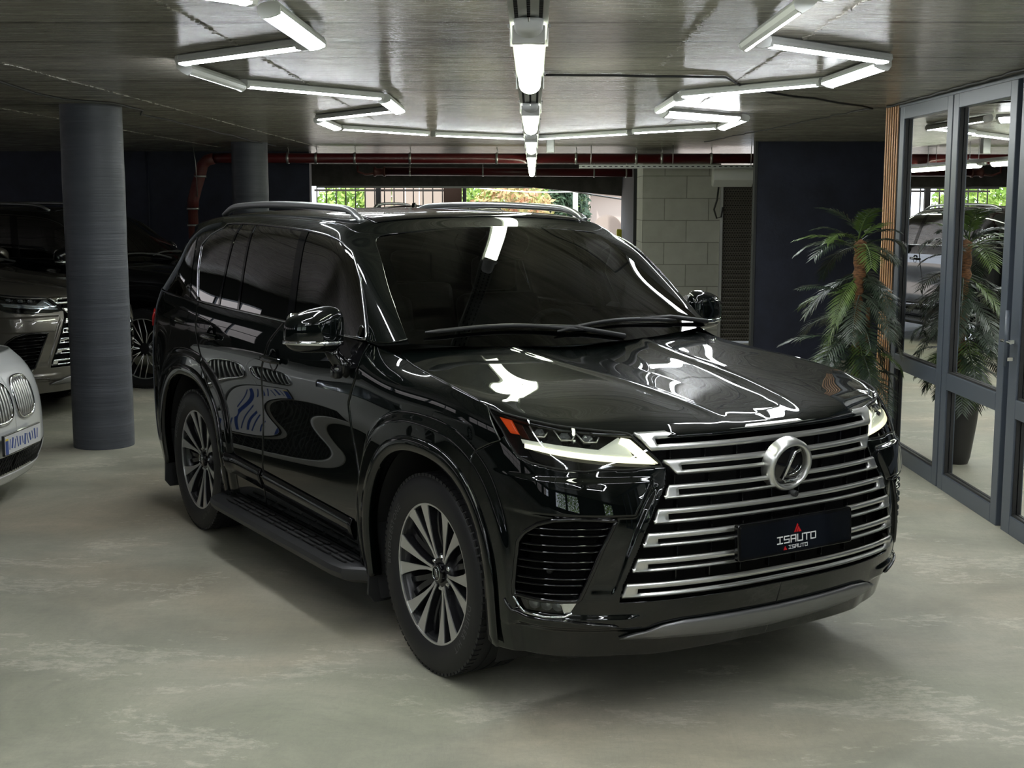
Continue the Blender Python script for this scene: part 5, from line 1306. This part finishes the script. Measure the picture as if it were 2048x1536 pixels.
# white saloon: nose in the frame at the left edge
M_wpaint = mat('white_car_paint', (.62,.63,.62), .3, 0, .5, 1.0, .03)
def build_white():
    root = empty('white_car')
    us = [0,1,2,3,4,5,6]; zs = [.17,.30,.45,.60,.75,.86,.95]
    X = [[0,.25,.5,.68,.82,.90,.915]]*7
    off = [.06,.0,-.01,.0,.035,.10,.20]
    Yb = [0,.012,.05,.13,.30,.62,1.0]
    P = np.array([[(X[j][i]*(.97 if j == 0 else 1), -.95+off[j]*(1 if i < 5 else .5)+Yb[i], zs[j]) for j in range(7)] for i in range(7)])
    Fc = Surf(us, zs, P); 
    Fc.sgn = 1 if (Fc(1., .6, .01)-Fc(1., .6))[1] < 0 else -1
    def both_sides(name, u0, u1, z0, z1, nu, nz, m, off=0., mask=None, **kw):
        U, Z = np.meshgrid(np.linspace(u0, u1, nu), np.linspace(z0, z1, nz), indexing='ij'); Pp = Fc(U, Z, off); V, F = grid(Pp)
        if mask is not None:
            c = ((U[:-1,:-1]+U[1:,1:])/2).ravel(), ((Z[:-1,:-1]+Z[1:,1:])/2).ravel(); F = F[~mask(*c)]
        F = auto(V, F, (0, 1, .5)); V2 = V*np.array([-1,1,1]); return obj(name, np.concatenate([V, V2]), np.concatenate([F, F[:, ::-1]+len(V)]), m, root, **kw)
    kid = lambda u, z: (((np.abs(u-.72)/.60)**3+(np.abs(z-.69)/.125)**3) < 1)
    low = lambda u, z: (u < 2.6) & (z > .235) & (z < .36)
    both_sides('front_bumper', 0, 6, .17, .95, 140, 90, M_wpaint, mask=lambda u, z: kid(u, z) | low(u, z) | ((u > 2.35) & (u < 4.9) & (z > .70) & (z < .86)), solid=.006)
    both_sides('grille_backing', 0, 1.6, .54, .84, 24, 12, M_under, -.05)
    lg_ = both_sides('lower_intake', 0, 2.7, .22, .37, 30, 8, M_perf, -.03)
    bars = MB()
    for sd in (-1, 1):
        for t in np.linspace(-1, 1, 26):
            pass
    hexm = MB()
    for sd in (-1, 1):
        for i in range(18):
            u0 = i*.15
            for (a, b) in (((u0, .235), (u0+.30, .36)), ((u0+.30, .235), (u0, .36))):
                p = Fc(np.array([a[0], b[0]]), np.array([a[1], b[1]]), -.015); hexm.tube([(q[0]*sd, q[1], q[2]) for q in p], .004, 4)
    hexm.obj('intake_mesh', M_matte, lg_)
    for sd in (-1, 1):
        # kidney surround and vertical slats
        tt = np.linspace(0, 2*math.pi, 60)[:-1]
        ku = .72+.60*np.sign(np.cos(tt))*np.abs(np.cos(tt))**.66; kz = .69+.125*np.sign(np.sin(tt))*np.abs(np.sin(tt))**.66
        p = Fc(ku, kz, .006); mb = MB(); mb.tube([(q[0]*sd, q[1], q[2]) for q in p], [(.013,.010)]*59, 8, closed=True)
        kd = mb.obj('kidney_grille', M_chrome, root)
        for i, uu in enumerate(np.linspace(.22, 1.22, 8)):
            h_ = .118*(1-(abs(uu-.72)/.60)**3)**(1/3); z_ = np.linspace(.69-h_, .69+h_, 7); p = Fc(np.full(7, uu), z_, .002)
            mb = MB(); mb.tube([(q[0]*sd, q[1], q[2]) for q in p], [(.005,.014)]*7, 6, flat=(1,0,0)); mb.obj('grille_slat', M_satin, kd)
        # headlight
        U, Z = np.meshgrid(np.linspace(2.35, 4.9, 24), np.linspace(.705, .855, 8), indexing='ij')
        h1 = panel('headlight', Fc(U, Z, -.03), M_clearlamp, root, sd); panel('headlight_lens', Fc(U, Z, .001), M_lens, h1, sd)
        # sides behind the nose
        yy = np.linspace(.04, 3.6, 60); zz2 = np.linspace(.22, .95, 16); Y, Z = np.meshgrid(yy, zz2, indexing='ij')
        Xx = .915-.10*np.clip((Z-.72)/.25, 0, 1)**2+0*Y; Ps = np.stack([Xx, Y, Z], -1)
        panel('body_side', Ps, M_wpaint, root, sd, lambda c: ((c[:,1]-.0)**2+(c[:,2]-.33)**2 > .37**2) & ((c[:,1]-2.75)**2+(c[:,2]-.33)**2 > .37**2), solid=.006)
    # bonnet
    xs = np.linspace(-.88, .88, 60); ts = np.linspace(0, 1, 40); A_, T_ = np.meshgrid(xs, ts, indexing='ij')
    yf = np.interp(np.abs(A_), [0,.25,.5,.68,.82,.90], [-.72,-.71,-.66,-.55,-.32,-.06]); Y = yf+(.62-yf)*T_
    Z = .945+.16*T_**.7-.06*(np.abs(A_)/.9)**3+.012*np.exp(-((np.abs(A_)-.42)/.05)**2)-.10*(1-T_)**6
    Pb = np.stack([A_, Y, Z], -1); V, F = grid(Pb); obj('hood', V, auto(V, F, (0, 0, .3)), M_wpaint, root, solid=.01)
    bd = MB(); Mb = Matrix.Translation((0, -.715, .925)) @ Matrix.Rotation(math.radians(60), 4, 'X'); bd.lathe([(0,.006),(.036,.006),(.041,.003),(.042,-.004)], 32, Mb); bd.obj('emblem', M_gloss, root)
    # cabin
    cb = []
    prof = [(.62, 1.08), (1.35, 1.42), (2.0, 1.47), (2.9, 1.42), (3.55, 1.05)]
    for (y, z) in lerp_poly(prof, 24):
        w_ = .80-.22*max(0, (z-1.0)/.47); cb.append([(w_*s, y, z-.03*abs(s)**3) for s in np.linspace(-1, 1, 15)])
    V, F = grid(np.array(cb)); obj('windshield_and_roof', V, auto(V, F, (0, 1.8, .9)), M_gloss, root)
    for sd in (-1, 1):
        V = [(.86*sd, .55, .95)]+[(.82*sd-.0, 3.6, .95)]; pr = [( (.80-.22*max(0, (z-1.0)/.47))*sd, y, z-.03) for y, z in lerp_poly(prof, 24)]
        V = [(.90*sd, .6, .93), (.88*sd, 3.6, .93)]; V = V[:1]+pr+V[1:]; obj('side_glass', V, [tuple(range(len(V)))], M_tint, root, smooth=False)
    # plate
    mb = MB(); mb.box((0, -.985, .445), (.535, .016, .125)); pl = mb.obj('license_plate', M_gloss, root, smooth=False)
    mb = MB(); mb.box((0, -.995, .445), (.52, .004, .112)); tag(mb.obj('plate_face', M_pw, pl, smooth=False), 'white plate face')
    mb = MB(); mb.box((-.242, -.998, .433), (.036, .003, .086)); mb.obj('plate_band', M_pb, pl, smooth=False)
    mb = MB(); mb.box((-.242, -.998, .480), (.036, .003, .012)); mb.obj('plate_flag', M_py, pl, smooth=False)
    mb = MB(); R_ = random.Random(5)
    x = -.20
    for k, wdt in enumerate((.010,.030,.012,.014,.026,.012,.034,.010,.030,.012,.026,.012)):
        mb.box((x, -.998, .445+R_.uniform(-.006,.006)), (wdt*.55, .003, .060+R_.uniform(-.012,.012)), Matrix.Rotation(R_.uniform(-.35,.35), 3, 'Y')); x += .037
    tag(mb.obj('plate_print', M_pb, pl, smooth=False), 'smudged blue characters')
    # wheels
    for sx in (-1, 1):
        for wy in (0.0, 2.75):
            w_ = MB(); Mw = Matrix.Translation((sx*.80, wy, .335)) @ Matrix.Rotation(math.radians(90*sx), 4, 'Y')
            w_.lathe([(.0,.06),(.05,.07),(.21,.09),(.225,.10),(.24,.11),(.32,.11),(.335,.09),(.335,-.09),(.30,-.11)], 40, Mw); w_.obj('wheel', M_tire, root, sharp=30)
            fc_ = MB()
            for k in range(10): a = 2*math.pi*k/10; fc_.tube([Mw @ Vector((.04*math.cos(a), .04*math.sin(a), .085)), Mw @ Vector((.225*math.cos(a), .225*math.sin(a), .108))], [.014, .018], 6)
            fc_.obj('wheel_spokes', M_rim, root.children[-1])
            ln = MB(); ln.lathe([(0,-.02),(.365,-.02),(.365,-.25)], 30, Mw); ln.obj('wheel_well_liner', M_under, root)
    ub = MB(); ub.box((0, 1.2, .40), (1.35, 3.9, .30)); ub.obj('underbody', M_under, root, smooth=False)
    return root
WC = build_white(); WC.location = (-3.19-.97*math.sin(a88), 8.1+.97*math.cos(a88), 0); WC.rotation_euler = (0, 0, a88)
tag(WC, 'white car with a twin chrome grille, its nose entering at the left edge', 'car')
# ------------------------------------------------------------------ potted palm
def palm():
    R_ = random.Random(11)
    M_pot = mat('matte_black_planter', (.022,.021,.020), .45); M_soil = mat('planter_soil', (.03,.02,.015), .9)
    M_trunk = mat('fibrous_palm_trunk', (.17,.075,.03), .85); n = N(M_trunk)
    n.set('Base Color', n.ramp(n.noise(n.coords((1,1,4)), 30, 5), [(.35, (.07,.03,.012)), (.65, (.26,.12,.05))]))
    def leafm(nm, a, b):
        m = mat(nm, a, .42); n = N(m); n.set('Base Color', n.ramp(n.noise(n.coords(), 4, 3), [(.35, a), (.65, b)])); return m
    Ms = [leafm('palm_leaf_dark', (.010,.020,.010), (.024,.042,.022)), leafm('palm_leaf_grey', (.035,.050,.032), (.065,.085,.058)), leafm('palm_leaf_green', (.045,.085,.015), (.09,.14,.03))]
    cx2, cy2 = 2.38, 9.72
    root = empty('potted_palm', (cx2, cy2, 0)); tag(root, 'artificial palm with many feathery fronds in a tall black planter by the glass front', 'plant')
    p = MB(); prof = [(0,.0),(.085,.0),(.10,.05),(.135,.30),(.155,.52),(.16,.56),(.148,.56),(.142,.53),(0,.52)]
    p.lathe(prof, 32); po = p.obj('planter', M_pot, root, sharp=40); s = MB(); s.lathe([(0,.535),(.142,.530)], 24); s.obj('soil', M_soil, po)
    tk = MB(); zs = np.linspace(.5, 1.63, 30); tk.lathe([(.030+.008*math.sin(z*60)+.014*(z > 1.35), z) for z in zs]+[(0, 1.65)], 16); tk.obj('trunk', M_trunk, root)
    tk = MB(); tk.tube([(.04,.03,.5),(.09,.04,.8),(.08,.03,1.15)], [.02,.018,.016], 10); tk.obj('trunk', M_trunk, root)
    def frond(base, az, el, L, droop, m, seed):
        r = random.Random(seed); pts = []; p = Vector(base); a = el
        n_ = 16
        for i in range(n_+1):
            pts.append(p.copy()); d = Vector((math.cos(az)*math.cos(a), math.sin(az)*math.cos(a), math.sin(a))); p = p+d*L/n_; a -= droop/n_*(1+.8*i/n_)
        mb = MB(); mb.tube(pts, [.005*(1-.8*i/n_)+.0012 for i in range(n_+1)], 5)
        nl = 21
        for k in range(nl):
            t = .20+.80*k/(nl-1); f = t*n_; i = min(int(f), n_-1); q = pts[i].lerp(pts[i+1], f-i); T = (pts[i+1]-pts[i]).normalized()
            sdv = T.cross(Vector((0,0,1)))
            sdv = sdv.normalized() if sdv.length > .05 else Vector((1,0,0)); upv = sdv.cross(T)
            ll = L*(.27*math.sin(min(1, t*1.05)*math.pi*.86+.15)+.05)*r.uniform(.9, 1.08)
            for s_ in (-1, 1):
                d = (sdv*s_*.80+T*(.52+.35*t)+upv*(.10+r.uniform(-.12, .12))).normalized(); w = .0095
                e1 = q+d*ll*.5+Vector((0,0,-ll*.04)); e2 = q+d*ll+Vector((0,0,-ll*.20)); wv = T*w
                mb.add([q-wv*.4, e1-wv, e2, e1+wv, q+wv*.4], [(0,1,2,3,4)])
        return mb
    specs = []
    for (z0, cnt, els, Ls) in ((1.63, 7, (1.15, .65), (.36, .44)), (1.56, 9, (.6, .0), (.44, .56)), (1.40, 9, (.3, -.5), (.44, .56)), (1.22, 10, (.5, -.5), (.46, .60)), (1.04, 10, (.4, -.7), (.46, .60)), (.86, 10, (.4, -.6), (.44, .58)), (.70, 9, (.5, -.3), (.42, .56))):
        for k in range(cnt):
            az = 2*math.pi*k/cnt+R_.uniform(-.3, .3)+z0*3; specs.append((z0+R_.uniform(-.04, .04), az, R_.uniform(els[1], els[0]), R_.uniform(*Ls)))
    for i, (z0, az, el, L) in enumerate(specs):
        if math.cos(az) > .55: L *= .75
        m = Ms[2] if R_.random() < (.45 if z0 > 1.5 else .16) else (Ms[1] if R_.random() < .5 else Ms[0])
        mb = frond((R_.uniform(-.02, .02), R_.uniform(-.02, .02), z0), az, el, L, R_.uniform(.5, 1.1), m, i)
        V = []
        for v in mb.V:
            v = Vector(v); lim = FX(cy2+v.y)-.012-cx2
            if v.x > lim-.08: v.x = lim-.08+.08*math.tanh((v.x-lim+.08)/.08)
            if v.z < .03: v.z = .03
            V.append(v)
        fo = obj('frond', V, mb.F, m, root, smooth=False)
        if m is Ms[2]: tag(fo, 'bright green frond')
palm()
